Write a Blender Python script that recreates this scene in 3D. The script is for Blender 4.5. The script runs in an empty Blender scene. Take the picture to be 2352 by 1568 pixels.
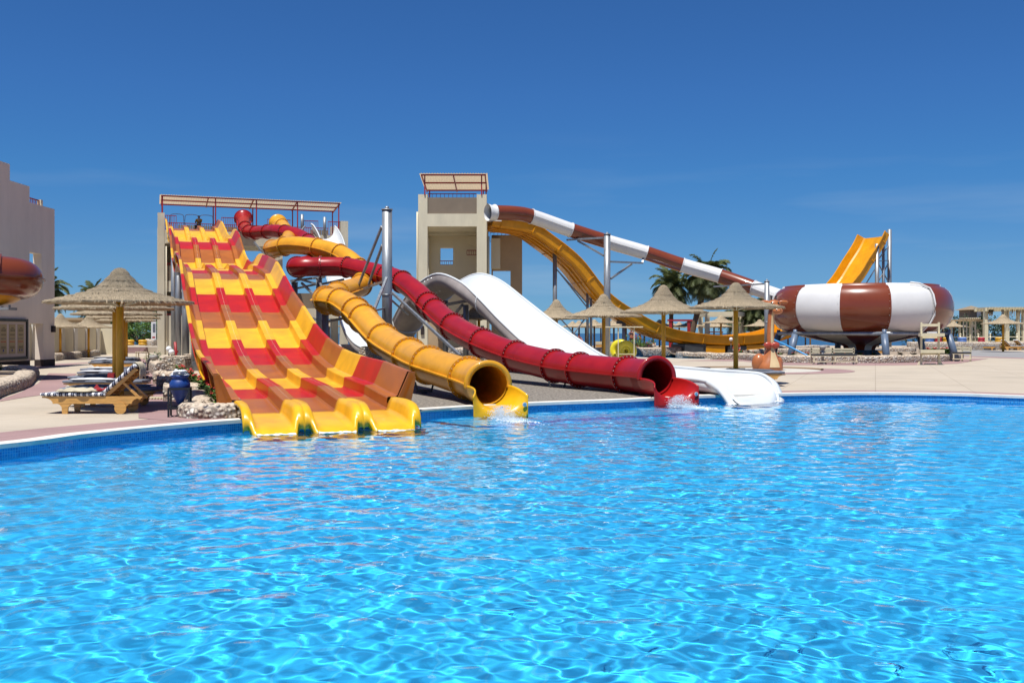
import bpy, bmesh, math, random
import numpy as np
from mathutils import Vector, Matrix, noise
S = bpy.context.scene
COL = S.collection
rnd = random.Random(7)
R = math.radians
# ---------------------------------------------------------------- camera
F = 2287.0; CX = 1176.0; HZ = 765.0; EYE = 1.65
cam = bpy.data.cameras.new("camera"); cam.sensor_width = 36; cam.lens = 36*F/2352; cam.shift_y = -19/2352
cam.clip_start = 0.1; cam.clip_end = 12000
camo = bpy.data.objects.new("camera", cam); COL.objects.link(camo)
camo.location = (0, 0, EYE); camo.rotation_euler = (math.pi/2, 0, 0); S.camera = camo
# ---------------------------------------------------------------- sky
SUN_EL, SUN_AZ = 70, 204
w = bpy.data.worlds.new("World"); S.world = w; w.use_nodes = True
nt = w.node_tree; N = nt.nodes; LK = nt.links
sk = N.new('ShaderNodeTexSky'); sk.sky_type = 'NISHITA'; sk.sun_disc = False
sk.sun_elevation = R(SUN_EL); sk.sun_rotation = R(SUN_AZ)
sk.altitude = 0; sk.air_density = .7; sk.dust_density = 0; sk.ozone_density = 6
hs = N.new('ShaderNodeHueSaturation'); hs.inputs['Saturation'].default_value = 1.2
LK.new(sk.outputs[0], hs.inputs['Color'])
tc = N.new('ShaderNodeTexCoord'); sx = N.new('ShaderNodeSeparateXYZ'); LK.new(tc.outputs['Generated'], sx.inputs[0])
rp = N.new('ShaderNodeValToRGB'); LK.new(sx.outputs[2], rp.inputs[0])
stops = [(0, (.26, .47, .77)), (.024, (.32, .51, .72)), (.066, (.47, .62, .74)), (.15, (.56, .77, .87)), (.232, (.72, .83, .96)), (.31, (.81, .86, .98)), (1, (.85, .9, 1))]
e = rp.color_ramp.elements
e[0].position, e[0].color = stops[0][0], (*stops[0][1], 1)
e[1].position, e[1].color = 1, (*stops[-1][1], 1)
for p, c in stops[1:-1]:
    q = e.new(p); q.color = (*c, 1)
mx = N.new('ShaderNodeMix'); mx.data_type = 'RGBA'; mx.blend_type = 'MULTIPLY'; mx.inputs['Factor'].default_value = 1
LK.new(hs.outputs[0], mx.inputs['A']); LK.new(rp.outputs[0], mx.inputs['B'])
# a very faint streak of high cloud low on the right
nz = N.new('ShaderNodeTexNoise'); nz.inputs['Scale'].default_value = 3.0; nz.inputs['Detail'].default_value = 5
mp = N.new('ShaderNodeMapping'); mp.inputs['Scale'].default_value = (1, 1, 9); LK.new(tc.outputs['Generated'], mp.inputs[0]); LK.new(mp.outputs[0], nz.inputs['Vector'])
cr = N.new('ShaderNodeValToRGB'); cr.color_ramp.elements[0].position = .52; cr.color_ramp.elements[1].position = .8
cr.color_ramp.elements[1].color = (.34, .34, .34, 1)
LK.new(nz.outputs[0], cr.inputs[0])
band = N.new('ShaderNodeValToRGB'); LK.new(sx.outputs[2], band.inputs[0])
be = band.color_ramp.elements; be[0].position = 0; be[0].color = (1, 1, 1, 1); be[1].position = .2; be[1].color = (0, 0, 0, 1)
ml = N.new('ShaderNodeMath'); ml.operation = 'MULTIPLY'; LK.new(cr.outputs[0], ml.inputs[0]); LK.new(band.outputs[0], ml.inputs[1])
m2 = N.new('ShaderNodeMix'); m2.data_type = 'RGBA'; LK.new(ml.outputs[0], m2.inputs['Factor']); LK.new(mx.outputs['Result'], m2.inputs['A'])
m2.inputs['B'].default_value = (5.5, 6.2, 6.6, 1)
LK.new(m2.outputs['Result'], N['Background'].inputs[0]); N['Background'].inputs[1].default_value = .0765
# ---------------------------------------------------------------- sun
sl = bpy.data.lights.new('sun', 'SUN'); sl.energy = 4.6; sl.angle = R(.53); sl.color = (1, .97, .92)
sl.cycles.is_caustics_light = True
so = bpy.data.objects.new('sun', sl); COL.objects.link(so)
SD = Vector((math.sin(R(SUN_AZ))*math.cos(R(SUN_EL)), math.cos(R(SUN_AZ))*math.cos(R(SUN_EL)), math.sin(R(SUN_EL))))
so.rotation_euler = SD.to_track_quat('Z', 'Y').to_euler(); so.location = (0, 0, 60)
# ---------------------------------------------------------------- exposure
S.view_settings.view_transform = 'Standard'; S.view_settings.look = 'None'; S.view_settings.gamma = 1
S.view_settings.exposure = 0.55
S.render.engine = 'CYCLES'; S.cycles.caustics_refractive = True; S.cycles.caustics_reflective = False
S.cycles.use_denoising = True; S.cycles.max_bounces = 10; S.cycles.sample_clamp_indirect = 4
# ---------------------------------------------------------------- helpers
def P(px, py, Y): return Vector(((px-CX)*Y/F, Y, EYE-(py-HZ)*Y/F))
def G(px, py, z=0): return P(px, py, (EYE-z)*F/(py-HZ))
def X(px, Y): return (px-CX)*Y/F
def Z(py, Y): return EYE-(py-HZ)*Y/F

def catmull(pts, n=8, closed=False):
    pts = [Vector(p) for p in pts]; out = []; m = len(pts)
    for i in range(m if closed else m-1):
        if closed: a, b, c, d = pts[i-1], pts[i], pts[(i+1) % m], pts[(i+2) % m]
        else: a, b, c, d = pts[max(i-1, 0)], pts[i], pts[i+1], pts[min(i+2, m-1)]
        for k in range(n):
            t = k/n
            out.append(.5*((2*b)+(c-a)*t+(2*a-5*b+4*c-d)*t*t+(3*b-a-3*c+d)*t**3))
    if not closed: out.append(pts[-1])
    return out

class MB:
    def __init__(s): s.v = []; s.f = []; s.m = []; s.s = []; s.uv = None
    def add(s, vs, fs, mi=0, sm=False):
        o = len(s.v); s.v += [tuple(v) for v in vs]
        for f in fs:
            s.f.append(tuple(i+o for i in f)); s.m.append(mi); s.s.append(sm)
    def box(s, x0, x1, y0, y1, z0, z1, mi=0, T=None):
        vs = [Vector((x, y, z)) for x in (x0, x1) for y in (y0, y1) for z in (z0, z1)]
        if T: vs = [T @ v for v in vs]
        s.add(vs, [(0, 1, 3, 2), (4, 6, 7, 5), (0, 4, 5, 1), (2, 3, 7, 6), (0, 2, 6, 4), (1, 5, 7, 3)], mi)
        return s
    def cyl(s, p, q, r0, r1=None, n=12, mi=0, cap=True, sm=True):
        p = Vector(p); q = Vector(q); r1 = r0 if r1 is None else r1
        d = (q-p).normalized(); a = d.orthogonal().normalized(); b = d.cross(a)
        vs = []
        for c, r in ((p, r0), (q, r1)):
            vs += [c+(a*math.cos(2*math.pi*k/n)+b*math.sin(2*math.pi*k/n))*r for k in range(n)]
        s.add(vs, [(k, (k+1) % n, n+(k+1) % n, n+k) for k in range(n)], mi, sm)
        if cap: s.add(vs, [tuple(range(n-1, -1, -1)), tuple(range(n, 2*n))], mi)
        return s
    def bar(s, p, q, wd, ht=None, mi=0, up=Vector((0, 0, 1))):
        p = Vector(p); q = Vector(q); ht = ht or wd; d = (q-p).normalized()
        if abs(d.dot(up)) > .99: up = Vector((0, 1, 0))
        a = d.cross(up).normalized(); b = a.cross(d)
        vs = [c+a*i*wd/2+b*j*ht/2 for c in (p, q) for i in (-1, 1) for j in (-1, 1)]
        s.add(vs, [(0, 2, 3, 1), (4, 5, 7, 6), (0, 1, 5, 4), (2, 6, 7, 3), (0, 4, 6, 2), (1, 3, 7, 5)], mi)
        return s
    def path(s, pts, r, n=8, mi=0):
        pts = [Vector(p) for p in pts]; rr = r if isinstance(r, (list, tuple)) else [r]*len(pts)
        fr = frames(pts)
        s.loft([[c+(a*math.cos(2*math.pi*k/n)+b*math.sin(2*math.pi*k/n))*q for k in range(n)] for (c, a, b), q in zip(fr, rr)], closed=True, cap=True, mi=mi, sm=True)
        return s
    def loft(s, secs, closed=False, cap=False, mi=0, sm=True, mis=None):
        n = len(secs[0]); vs = [p for c in secs for p in c]; o = len(s.v); s.v += [tuple(v) for v in vs]
        for i in range(len(secs)-1):
            for k in range(n if closed else n-1):
                k2 = (k+1) % n
                s.f.append((o+i*n+k, o+i*n+k2, o+(i+1)*n+k2, o+(i+1)*n+k)); s.m.append(mis[i] if mis else mi); s.s.append(sm)
        if cap:
            s.f.append(tuple(o+k for k in range(n-1, -1, -1))); s.m.append(mi); s.s.append(False)
            s.f.append(tuple(o+(len(secs)-1)*n+k for k in range(n))); s.m.append(mi); s.s.append(False)
        return s
    def lathe(s, prof, c=(0, 0, 0), n=24, mi=0, a0=0, a1=2*math.pi, sm=True, jit=None):
        c = Vector(c); full = abs(a1-a0-2*math.pi) < 1e-6; k = n if full else n+1
        secs = []
        for i in range(k):
            a = a0+(a1-a0)*i/n
            secs.append([c+Vector((r*math.cos(a), r*math.sin(a), z)) for r, z in prof])
        if full: secs.append(secs[0])
        s.loft(secs, mi=mi, sm=sm); return s
    def ball(s, c, r, n=10, mi=0, sc=(1, 1, 1)):
        prof = [(math.sin(math.pi*i/n)*r, -math.cos(math.pi*i/n)*r) for i in range(n+1)]
        t = MB(); t.lathe(prof, n=n+4, mi=mi); c = Vector(c)
        s.add([c+Vector((v[0]*sc[0], v[1]*sc[1], v[2]*sc[2])) for v in t.v], t.f, mi, True); return s
    def poly(s, pts, mi=0): s.add(pts, [tuple(range(len(pts)))], mi); return s
    def mesh(s, name, mats):
        me = bpy.data.meshes.new(name); me.from_pydata(s.v, [], s.f)
        if s.f:
            me.polygons.foreach_set('material_index', s.m); me.polygons.foreach_set('use_smooth', s.s)
        for m in (mats if isinstance(mats, (list, tuple)) else [mats]): me.materials.append(m)
        bm = bmesh.new(); bm.from_mesh(me); bmesh.ops.remove_doubles(bm, verts=bm.verts, dist=1e-5)
        bmesh.ops.recalc_face_normals(bm, faces=bm.faces); bm.to_mesh(me); bm.free()
        me.update(); return me
    def build(s, name, mats, parent=None, local=False, label=None):
        """parent given: vertices are world coordinates unless local"""
        if parent is not None and not local:
            iv = world_of(parent).inverted(); s.v = [tuple(iv @ Vector(v)) for v in s.v]
        elif parent is None and not local:
            a = np.array(s.v); c = Vector(((a[:, 0].min()+a[:, 0].max())/2, (a[:, 1].min()+a[:, 1].max())/2, a[:, 2].min()))
            s.v = [tuple(Vector(v)-c) for v in s.v]
        o = bpy.data.objects.new(name, s.mesh(name, mats)); COL.objects.link(o)
        if parent is not None: o.parent = parent
        elif not local: o.location = c
        if label: o['label'] = label
        return o

def world_of(o):
    m = Matrix.LocRotScale(o.location, o.rotation_euler, None)
    return (world_of(o.parent) @ m) if o.parent else m
def frames(pts):
    out = []
    for i, p in enumerate(pts):
        d = (pts[min(i+1, len(pts)-1)]-pts[max(i-1, 0)]).normalized()
        a = d.cross(Vector((0, 0, 1)))
        a = a.normalized() if a.length > 1e-4 else Vector((1, 0, 0))
        out.append((p, a, a.cross(d).normalized()))
    return out
def tag(o, label, cat, group=None, kind=None):
    if label: o['label'] = label
    if cat: o['category'] = cat
    if group: o['group'] = group
    if kind: o['kind'] = kind
    return o
def thing(name, loc, label, cat, group=None, rz=0):
    o = bpy.data.objects.new(name, None); COL.objects.link(o); o.location = loc; o.rotation_euler = (0, 0, rz)
    o.empty_display_size = .3
    return tag(o, label, cat, group)
def struct(o, label=None):
    o['kind'] = 'structure'
    if label: o['label'] = label
    return o
def copy_tree(o, parent=None):
    c = o.copy(); COL.objects.link(c); c.parent = parent
    for ch in [x for x in bpy.data.objects if x.parent == o]: copy_tree(ch, c)
    return c
def dup(o, loc, label, rz=0, group=None):
    c = copy_tree(o); c.location = loc; c.rotation_euler = (0, 0, rz); c['label'] = label
    if group: c['group'] = group
    return c
# ---------------------------------------------------------------- materials
KA = .82   # overall albedo level of the palette
def mat(name, col, rough=.5, metal=0, var=.0, vscale=3, bump=0, bscale=30, coat=0, spec=.5, col2=None, stretch=None, trans=0):
    col = tuple(c*KA for c in col); col2 = tuple(c*KA for c in col2) if col2 else None
    m = bpy.data.materials.new(name); m.use_nodes = True; t = m.node_tree; n = t.nodes; l = t.links
    b = n['Principled BSDF']; b.inputs['Base Color'].default_value = (*col, 1)
    b.inputs['Roughness'].default_value = rough; b.inputs['Metallic'].default_value = metal
    b.inputs['Coat Weight'].default_value = coat; b.inputs['Coat Roughness'].default_value = .06
    b.inputs['Specular IOR Level'].default_value = spec
    if var or bump:
        tcn = n.new('ShaderNodeTexCoord'); mpn = n.new('ShaderNodeMapping'); l.new(tcn.outputs['Object'], mpn.inputs[0])
        if stretch: mpn.inputs['Scale'].default_value = stretch
    if var:
        nz = n.new('ShaderNodeTexNoise'); nz.inputs['Scale'].default_value = vscale; nz.inputs['Detail'].default_value = 6; nz.inputs['Roughness'].default_value = .65
        l.new(mpn.outputs[0], nz.inputs['Vector'])
        r = n.new('ShaderNodeValToRGB'); l.new(nz.outputs[0], r.inputs[0])
        c2 = col2 or tuple(max(0, c*(1-var)) for c in col); c1 = col if col2 else tuple(min(1, c*(1+var*.6)) for c in col)
        r.color_ramp.elements[0].position = .32; r.color_ramp.elements[1].position = .68
        r.color_ramp.elements[0].color = (*c2, 1); r.color_ramp.elements[1].color = (*c1, 1)
        l.new(r.outputs[0], b.inputs['Base Color'])
        mr = n.new('ShaderNodeMapRange'); mr.inputs['To Min'].default_value = max(0, rough-.06); mr.inputs['To Max'].default_value = min(1, rough+.1)
        l.new(nz.outputs[0], mr.inputs[0]); l.new(mr.outputs[0], b.inputs['Roughness'])
    if bump:
        nb = n.new('ShaderNodeTexNoise'); nb.inputs['Scale'].default_value = bscale; nb.inputs['Detail'].default_value = 5
        l.new(mpn.outputs[0], nb.inputs['Vector'])
        bp = n.new('ShaderNodeBump'); bp.inputs['Strength'].default_value = bump; bp.inputs['Distance'].default_value = .02
        l.new(nb.outputs[0], bp.inputs['Height']); l.new(bp.outputs[0], b.inputs['Normal'])
    return m
def fiber(name, col, var=.19, rough=.32, coat=.12, spec=.35):
    return mat(name, col, rough=rough, var=var, vscale=1.3, bump=.04, bscale=2.2, coat=coat, spec=spec)
M = {}
M['yel'] = fiber('yellow_gelcoat', (.86, .46, .012))
M['tyel'] = fiber('amber_gelcoat', (.78, .36, .02))
M['org'] = fiber('orange_gelcoat', (.80, .34, .005))
M['red'] = fiber('red_gelcoat', (.50, .018, .008), spec=.15, coat=.06)
M['tred'] = fiber('crimson_gelcoat', (.36, .010, .012))
M['brn'] = fiber('brown_gelcoat', (.42, .125, .016), spec=.25)
M['bbrn'] = fiber('chestnut_gelcoat', (.21, .044, .014), coat=.45, rough=.28, var=.06)
M['wht'] = fiber('white_gelcoat', (.70, .73, .73), var=.04)
M['wht2'] = fiber('offwhite_gelcoat', (.74, .735, .72), var=.05)
M['steel'] = mat('galvanised_steel', (.34, .36, .38), rough=.42, metal=.55, var=.3, vscale=4, stretch=(1, 1, .25))
M['dsteel'] = mat('dark_steel', (.06, .065, .07), rough=.5, var=.3)
M['bsteel'] = mat('blue_grey_paint', (.12, .17, .25), rough=.4, var=.2)
M['bolt'] = mat('bolt_zinc', (.75, .75, .72), rough=.35, metal=.2)
M['cream'] = mat('cream_plaster', (.75, .675, .49), rough=.9, var=.12, vscale=1.1, stretch=(1, 1, .3), bump=.15, bscale=8)
M['beige'] = mat('beige_plaster', (.70, .635, .485), rough=.9, var=.13, vscale=1.1, stretch=(1, 1, .3), bump=.15, bscale=8)
M['mauvewall'] = mat('rose_beige_plaster', (.90, .79, .655), rough=.9, var=.09, vscale=.9, stretch=(1, 1, .3), bump=.12, bscale=9)
M['tan'] = mat('tan_plaster', (.50, .36, .22), rough=.9, var=.08, vscale=.8)
M['inner'] = mat('warm_brightened_plaster', (.86, .74, .50), rough=.9, var=.05, vscale=.7)  # yellower cream, made paler so the dark tower interior looks better lit
M['taupe'] = mat('taupe_plaster', (.25, .195, .14), rough=.9, var=.1, vscale=1)
M['plinth'] = mat('dark_plinth', (.035, .022, .02), rough=.8, var=.2)
M['redp'] = mat('red_paint', (.36, .015, .02), rough=.45, var=.15)
M['roofp'] = mat('ribbed_roof_sheet', (.62, .50, .34), rough=.6, var=.08)
M['pole'] = mat('ochre_painted_wood', (.86, .43, .03), rough=.55, var=.2, vscale=5, stretch=(3, 3, .6), bump=.3, bscale=18)
M['pine'] = mat('varnished_pine', (.70, .37, .095), rough=.4, var=.35, vscale=4, stretch=(1, 8, 8), coat=.3)
M['creamwood'] = mat('cream_painted_wood', (.74, .66, .45), rough=.6, var=.1, vscale=6)
M['navy'] = mat('navy_cloth', (.02, .025, .06), rough=.95, var=.3)
M['white'] = mat('white_cloth', (.75, .76, .78), rough=.95, var=.1)
M['greycloth'] = mat('grey_blue_cloth', (.14, .16, .20), rough=.95, var=.35, vscale=9, bump=.6, bscale=12)
M['beigecloth'] = mat('beige_cloth', (.55, .48, .34), rough=.95, var=.2, bump=.6, bscale=20)
M['redcloth'] = mat('red_cloth', (.30, .015, .02), rough=.95, var=.2, bump=.6, bscale=20)
M['black'] = mat('black_paint', (.015, .016, .018), rough=.45, var=.2)
M['jar'] = mat('cobalt_glaze', (.008, .05, .24), rough=.45, var=.3, vscale=6)
M['darkcush'] = mat('charcoal_cushion', (.045, .047, .052), rough=.9, var=.2)
M['grey'] = mat('grey_plastic', (.36, .35, .33), rough=.6, var=.15)
M['globe'] = mat('opal_glass', (.85, .86, .88), rough=.15, coat=.5)
M['skin'] = mat('tanned_skin', (.42, .17, .10), rough=.5)
M['dskin'] = mat('dark_skin', (.05, .022, .014), rough=.5)
M['hair'] = mat('dark_hair', (.012, .009, .008), rough=.7)
M['yshirt'] = mat('yellow_shirt', (.42, .25, .03), rough=.9, var=.4, vscale=14)
M['soil'] = mat('sandy_soil', (.36, .28, .20), rough=1, var=.35, vscale=5, bump=1, bscale=14)
M['xred'] = fiber('deep_red_gelcoat', (.42, .012, .011))
M['gir'] = fiber('giraffe_orange', (.48, .16, .055), var=.35)
M['girc'] = fiber('giraffe_cream', (.66, .50, .28), var=.15)
M['girb'] = fiber('bow_tie_red', (.45, .07, .04))
M['inft'] = mat('yellow_vinyl', (.80, .70, .03), rough=.22, coat=.6, var=.08)
def translucent(m, f):
    t = m.node_tree; n = t.nodes; b = n['Principled BSDF']; o = [x for x in n if x.type == 'OUTPUT_MATERIAL'][0]
    tr = n.new('ShaderNodeBsdfTranslucent'); tr.inputs[0].default_value = b.inputs['Base Color'].default_value; mxs = n.new('ShaderNodeMixShader'); mxs.inputs[0].default_value = f
    t.links.new(b.outputs[0], mxs.inputs[1]); t.links.new(tr.outputs[0], mxs.inputs[2]); t.links.new(mxs.outputs[0], o.inputs[0])
translucent(M['roofp'], .55)
M['backing'] = mat('raw_fibreglass_back', (.40, .355, .33), rough=.75, var=.15, vscale=2)
def stonemat():
    m = bpy.data.materials.new('cobble_stone'); m.use_nodes = True; t = m.node_tree; n = t.nodes; l = t.links; b = n['Principled BSDF']
    tcn = n.new('ShaderNodeTexCoord')
    v1 = n.new('ShaderNodeTexVoronoi'); v1.inputs['Scale'].default_value = 8.5; v1.inputs['Randomness'].default_value = .85
    v2 = n.new('ShaderNodeTexVoronoi'); v2.feature = 'DISTANCE_TO_EDGE'; v2.inputs['Scale'].default_value = 8.5; v2.inputs['Randomness'].default_value = .85
    l.new(tcn.outputs['Object'], v1.inputs['Vector']); l.new(tcn.outputs['Object'], v2.inputs['Vector'])
    sp = n.new('ShaderNodeSeparateColor'); l.new(v1.outputs['Color'], sp.inputs[0])
    r = n.new('ShaderNodeValToRGB'); l.new(sp.outputs[0], r.inputs[0]); r.color_ramp.interpolation = 'LINEAR'
    cs = [(.0, (.30, .19, .14)), (.25, (.48, .38, .28)), (.5, (.56, .48, .38)), (.75, (.42, .39, .36)), (1, (.72, .67, .58))]
    e = r.color_ramp.elements; e[0].color = (*cs[0][1], 1); e[1].color = (*cs[-1][1], 1)
    for p, c in cs[1:-1]: q = e.new(p); q.color = (*c, 1)
    nz = n.new('ShaderNodeTexNoise'); nz.inputs['Scale'].default_value = 30; nz.inputs['Detail'].default_value = 4; l.new(tcn.outputs['Object'], nz.inputs['Vector'])
    mm = n.new('ShaderNodeMix'); mm.data_type = 'RGBA'; mm.blend_type = 'MULTIPLY'; mm.inputs['Factor'].default_value = .3
    l.new(r.outputs[0], mm.inputs['A']); l.new(nz.outputs[0], mm.inputs['B'])
    ed = n.new('ShaderNodeMapRange'); ed.inputs['From Max'].default_value = .17; l.new(v2.outputs[0], ed.inputs[0])
    m3 = n.new('ShaderNodeMix'); m3.data_type = 'RGBA'; m3.inputs['A'].default_value = (.17, .14, .11, 1)
    l.new(ed.outputs[0], m3.inputs['Factor']); l.new(mm.outputs['Result'], m3.inputs['B'])
    # mortar smeared over the top of the walls
    g = n.new('ShaderNodeNewGeometry'); sg = n.new('ShaderNodeSeparateXYZ'); l.new(g.outputs['Normal'], sg.inputs[0])
    n2 = n.new('ShaderNodeTexNoise'); n2.inputs['Scale'].default_value = 3; n2.inputs['Detail'].default_value = 5; l.new(tcn.outputs['Object'], n2.inputs['Vector'])
    ad = n.new('ShaderNodeMath'); ad.operation = 'MULTIPLY_ADD'; ad.inputs[1].default_value = .35; l.new(n2.outputs[0], ad.inputs[0]); l.new(sg.outputs[2], ad.inputs[2])
    mr = n.new('ShaderNodeMapRange'); mr.inputs['From Min'].default_value = .62; mr.inputs['From Max'].default_value = .95; l.new(ad.outputs[0], mr.inputs[0])
    m4 = n.new('ShaderNodeMix'); m4.data_type = 'RGBA'; m4.inputs['B'].default_value = (.50, .41, .31, 1)
    l.new(mr.outputs[0], m4.inputs['Factor']); l.new(m3.outputs['Result'], m4.inputs['A']); l.new(m4.outputs['Result'], b.inputs['Base Color'])
    sm = n.new('ShaderNodeMapRange'); sm.interpolation_type = 'SMOOTHERSTEP'; sm.inputs['From Min'].default_value = .62; sm.inputs['From Max'].default_value = .0; l.new(v1.outputs['Distance'], sm.inputs[0])
    bp = n.new('ShaderNodeBump'); bp.inputs['Strength'].default_value = 1; bp.inputs['Distance'].default_value = .07
    l.new(sm.outputs[0], bp.inputs['Height']); l.new(bp.outputs[0], b.inputs['Normal'])
    b.inputs['Roughness'].default_value = .75
    return m
M['stone'] = stonemat()
def thatchmat():
    m = mat('reed_thatch', (.60, .475, .31), rough=.95, var=.62, vscale=15, bump=1.0, bscale=30)
    t = m.node_tree; l = t.links; b = t.nodes['Principled BSDF']
    # strands: noise squeezed along the slope using UV (u = around, v = down)
    uv = t.nodes.new('ShaderNodeUVMap')
    for nd in t.nodes:
        if nd.type == 'MAPPING':
            for lk in list(nd.inputs[0].links): l.remove(lk)
            l.new(uv.outputs[0], nd.inputs[0]); nd.inputs['Scale'].default_value = (1.2, 1.6, 1)
    bp = [x for x in t.nodes if x.type == 'BUMP'][0]; bp.inputs['Distance'].default_value = .06
    return m
M['thatch'] = thatchmat()
def leafmat(name, col, col2):
    m = mat(name, col, rough=.6, var=.5, vscale=2.5, col2=col2)
    b = m.node_tree.nodes['Principled BSDF']; return m
M['palm'] = leafmat('palm_leaf', (.16, .19, .06), (.06, .085, .03))
translucent(M['palm'], .25)
M['palmdry'] = leafmat('dry_palm_leaf', (.30, .22, .10), (.16, .11, .05))
M['leaf'] = leafmat('bush_leaf', (.06, .16, .025), (.02, .06, .012))
M['leafy'] = leafmat('bright_leaf', (.14, .26, .03), (.04, .11, .015))
M['leafd'] = leafmat('hedge_leaf', (.035, .08, .02), (.012, .03, .01))
M['bloom'] = mat('red_petals', (.55, .025, .02), rough=.6, var=.3)
M['bloomm'] = mat('magenta_petals', (.40, .03, .14), rough=.6, var=.3)
M['trunk'] = mat('palm_bark', (.13, .085, .05), rough=.95, var=.45, vscale=8, bump=1, bscale=14, stretch=(1, 1, 3))
# ---- ground materials
def deckmat(name, c1, c2, c3):
    c1, c2, c3 = [tuple(c*KA for c in q) for q in (c1, c2, c3)]
    m = bpy.data.materials.new(name); m.use_nodes = True; t = m.node_tree; n = t.nodes; l = t.links; b = n['Principled BSDF']
    g = n.new('ShaderNodeNewGeometry')
    a = n.new('ShaderNodeTexNoise'); a.inputs['Scale'].default_value = .45; a.inputs['Detail'].default_value = 7; a.inputs['Roughness'].default_value = .6
    c = n.new('ShaderNodeTexNoise'); c.inputs['Scale'].default_value = 24; c.inputs['Detail'].default_value = 4
    l.new(g.outputs['Position'], a.inputs['Vector']); l.new(g.outputs['Position'], c.inputs['Vector'])
    r = n.new('ShaderNodeValToRGB'); e = r.color_ramp.elements; e[0].position = .3; e[1].position = .7; e[0].color = (*c2, 1); e[1].color = (*c1, 1); q = e.new(.5); q.color = (*c3, 1)
    l.new(a.outputs[0], r.inputs[0])
    mm = n.new('ShaderNodeMix'); mm.data_type = 'RGBA'; mm.blend_type = 'MULTIPLY'; mm.inputs['Factor'].default_value = .25
    br = n.new('ShaderNodeTexBrick'); br.offset = 0; br.inputs['Scale'].default_value = 1; br.inputs['Brick Width'].default_value = 2.6; br.inputs['Row Height'].default_value = 2.6; br.inputs['Mortar Size'].default_value = .014; br.inputs['Color1'].default_value = (1, 1, 1, 1); br.inputs['Color2'].default_value = (.965, .96, .95, 1); br.inputs['Mortar'].default_value = (.74, .72, .70, 1)
    rm_ = n.new('ShaderNodeMapping'); rm_.inputs['Rotation'].default_value = (0, 0, .35); l.new(g.outputs['Position'], rm_.inputs[0]); l.new(rm_.outputs[0], br.inputs['Vector'])
    mj = n.new('ShaderNodeMix'); mj.data_type = 'RGBA'; mj.blend_type = 'MULTIPLY'; mj.inputs['Factor'].default_value = 1
    l.new(r.outputs[0], mm.inputs['A']); l.new(c.outputs[0], mm.inputs['B']); l.new(mm.outputs['Result'], mj.inputs['A']); l.new(br.outputs['Color'], mj.inputs['B']); l.new(mj.outputs['Result'], b.inputs['Base Color'])
    b.inputs['Roughness'].default_value = .85
    bp = n.new('ShaderNodeBump'); bp.inputs['Strength'].default_value = .25; bp.inputs['Distance'].default_value = .01; l.new(c.outputs[0], bp.inputs['Height']); l.new(bp.outputs[0], b.inputs['Normal'])
    return m
M['deck'] = deckmat('sand_coloured_paving', (.60, .515, .40), (.49, .42, .325), (.57, .485, .375))
M['mauve'] = deckmat('mauve_paving', (.43, .27, .255), (.35, .215, .205), (.40, .25, .24))
M['greypav'] = deckmat('grey_paving', (.36, .345, .335), (.29, .28, .275), (.33, .32, .31))
M['sand'] = deckmat('beach_sand', (.60, .49, .36), (.50, .40, .29), (.56, .45, .33))
M['coping'] = mat('white_coping_stone', (.78, .74, .66), rough=.7, var=.1, vscale=3)
M['gravel'] = mat('grey_gravel', (.25, .22, .18), rough=1, var=.85, vscale=13, bump=1, bscale=16)
def tilemat(name, sc, c1, c2, mort, ms=.06):
    m = bpy.data.materials.new(name); m.use_nodes = True; t = m.node_tree; n = t.nodes; l = t.links; b = n['Principled BSDF']
    uv = n.new('ShaderNodeUVMap'); br = n.new('ShaderNodeTexBrick'); l.new(uv.outputs[0], br.inputs['Vector'])
    br.offset = 0; br.inputs['Scale'].default_value = 1; br.inputs['Brick Width'].default_value = sc; br.inputs['Row Height'].default_value = sc
    br.inputs['Mortar Size'].default_value = ms*sc; br.inputs['Color1'].default_value = (*c1, 1); br.inputs['Color2'].default_value = (*c2, 1); br.inputs['Mortar'].default_value = (*mort, 1)
    l.new(br.outputs['Color'], b.inputs['Base Color']); b.inputs['Roughness'].default_value = .2
    return m
M['tile'] = tilemat('blue_mosaic_tile', .042, (.012, .15, .42), (.03, .30, .62), (.16, .42, .62), .09)
M['floor'] = tilemat('pool_floor_tile', .33, (.04, .545, 1), (.044, .56, 1), (.08, .60, 1), .03)
def setuv(o, fn):
    me = o.data; lay = me.uv_layers.new(name='UVMap'); co = [v.co+o.location if o.parent is None else v.co for v in me.vertices]
    buf = [0.0]*(2*len(me.loops))
    for i, lp in enumerate(me.loops):
        u, v = fn(co[lp.vertex_index]); buf[2*i] = u; buf[2*i+1] = v
    lay.data.foreach_set('uv', buf)
def V2(p): return (p.x, p.y)
def offset(pts, d):
    """offset a closed counter-clockwise outline outward by d"""
    out = []; n = len(pts)
    for i in range(n):
        t = (pts[(i+1) % n]-pts[i-1]); t.z = 0; t.normalize(); out.append(pts[i]+Vector((t.y, -t.x, 0))*d)
    return out
def ccw(pts):
    a = sum(pts[i-1].x*pts[i].y-pts[i].x*pts[i-1].y for i in range(len(pts)))
    return pts if a > 0 else pts[::-1]
def at_z(pts, z): return [Vector((p.x, p.y, z)) for p in pts]
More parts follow.
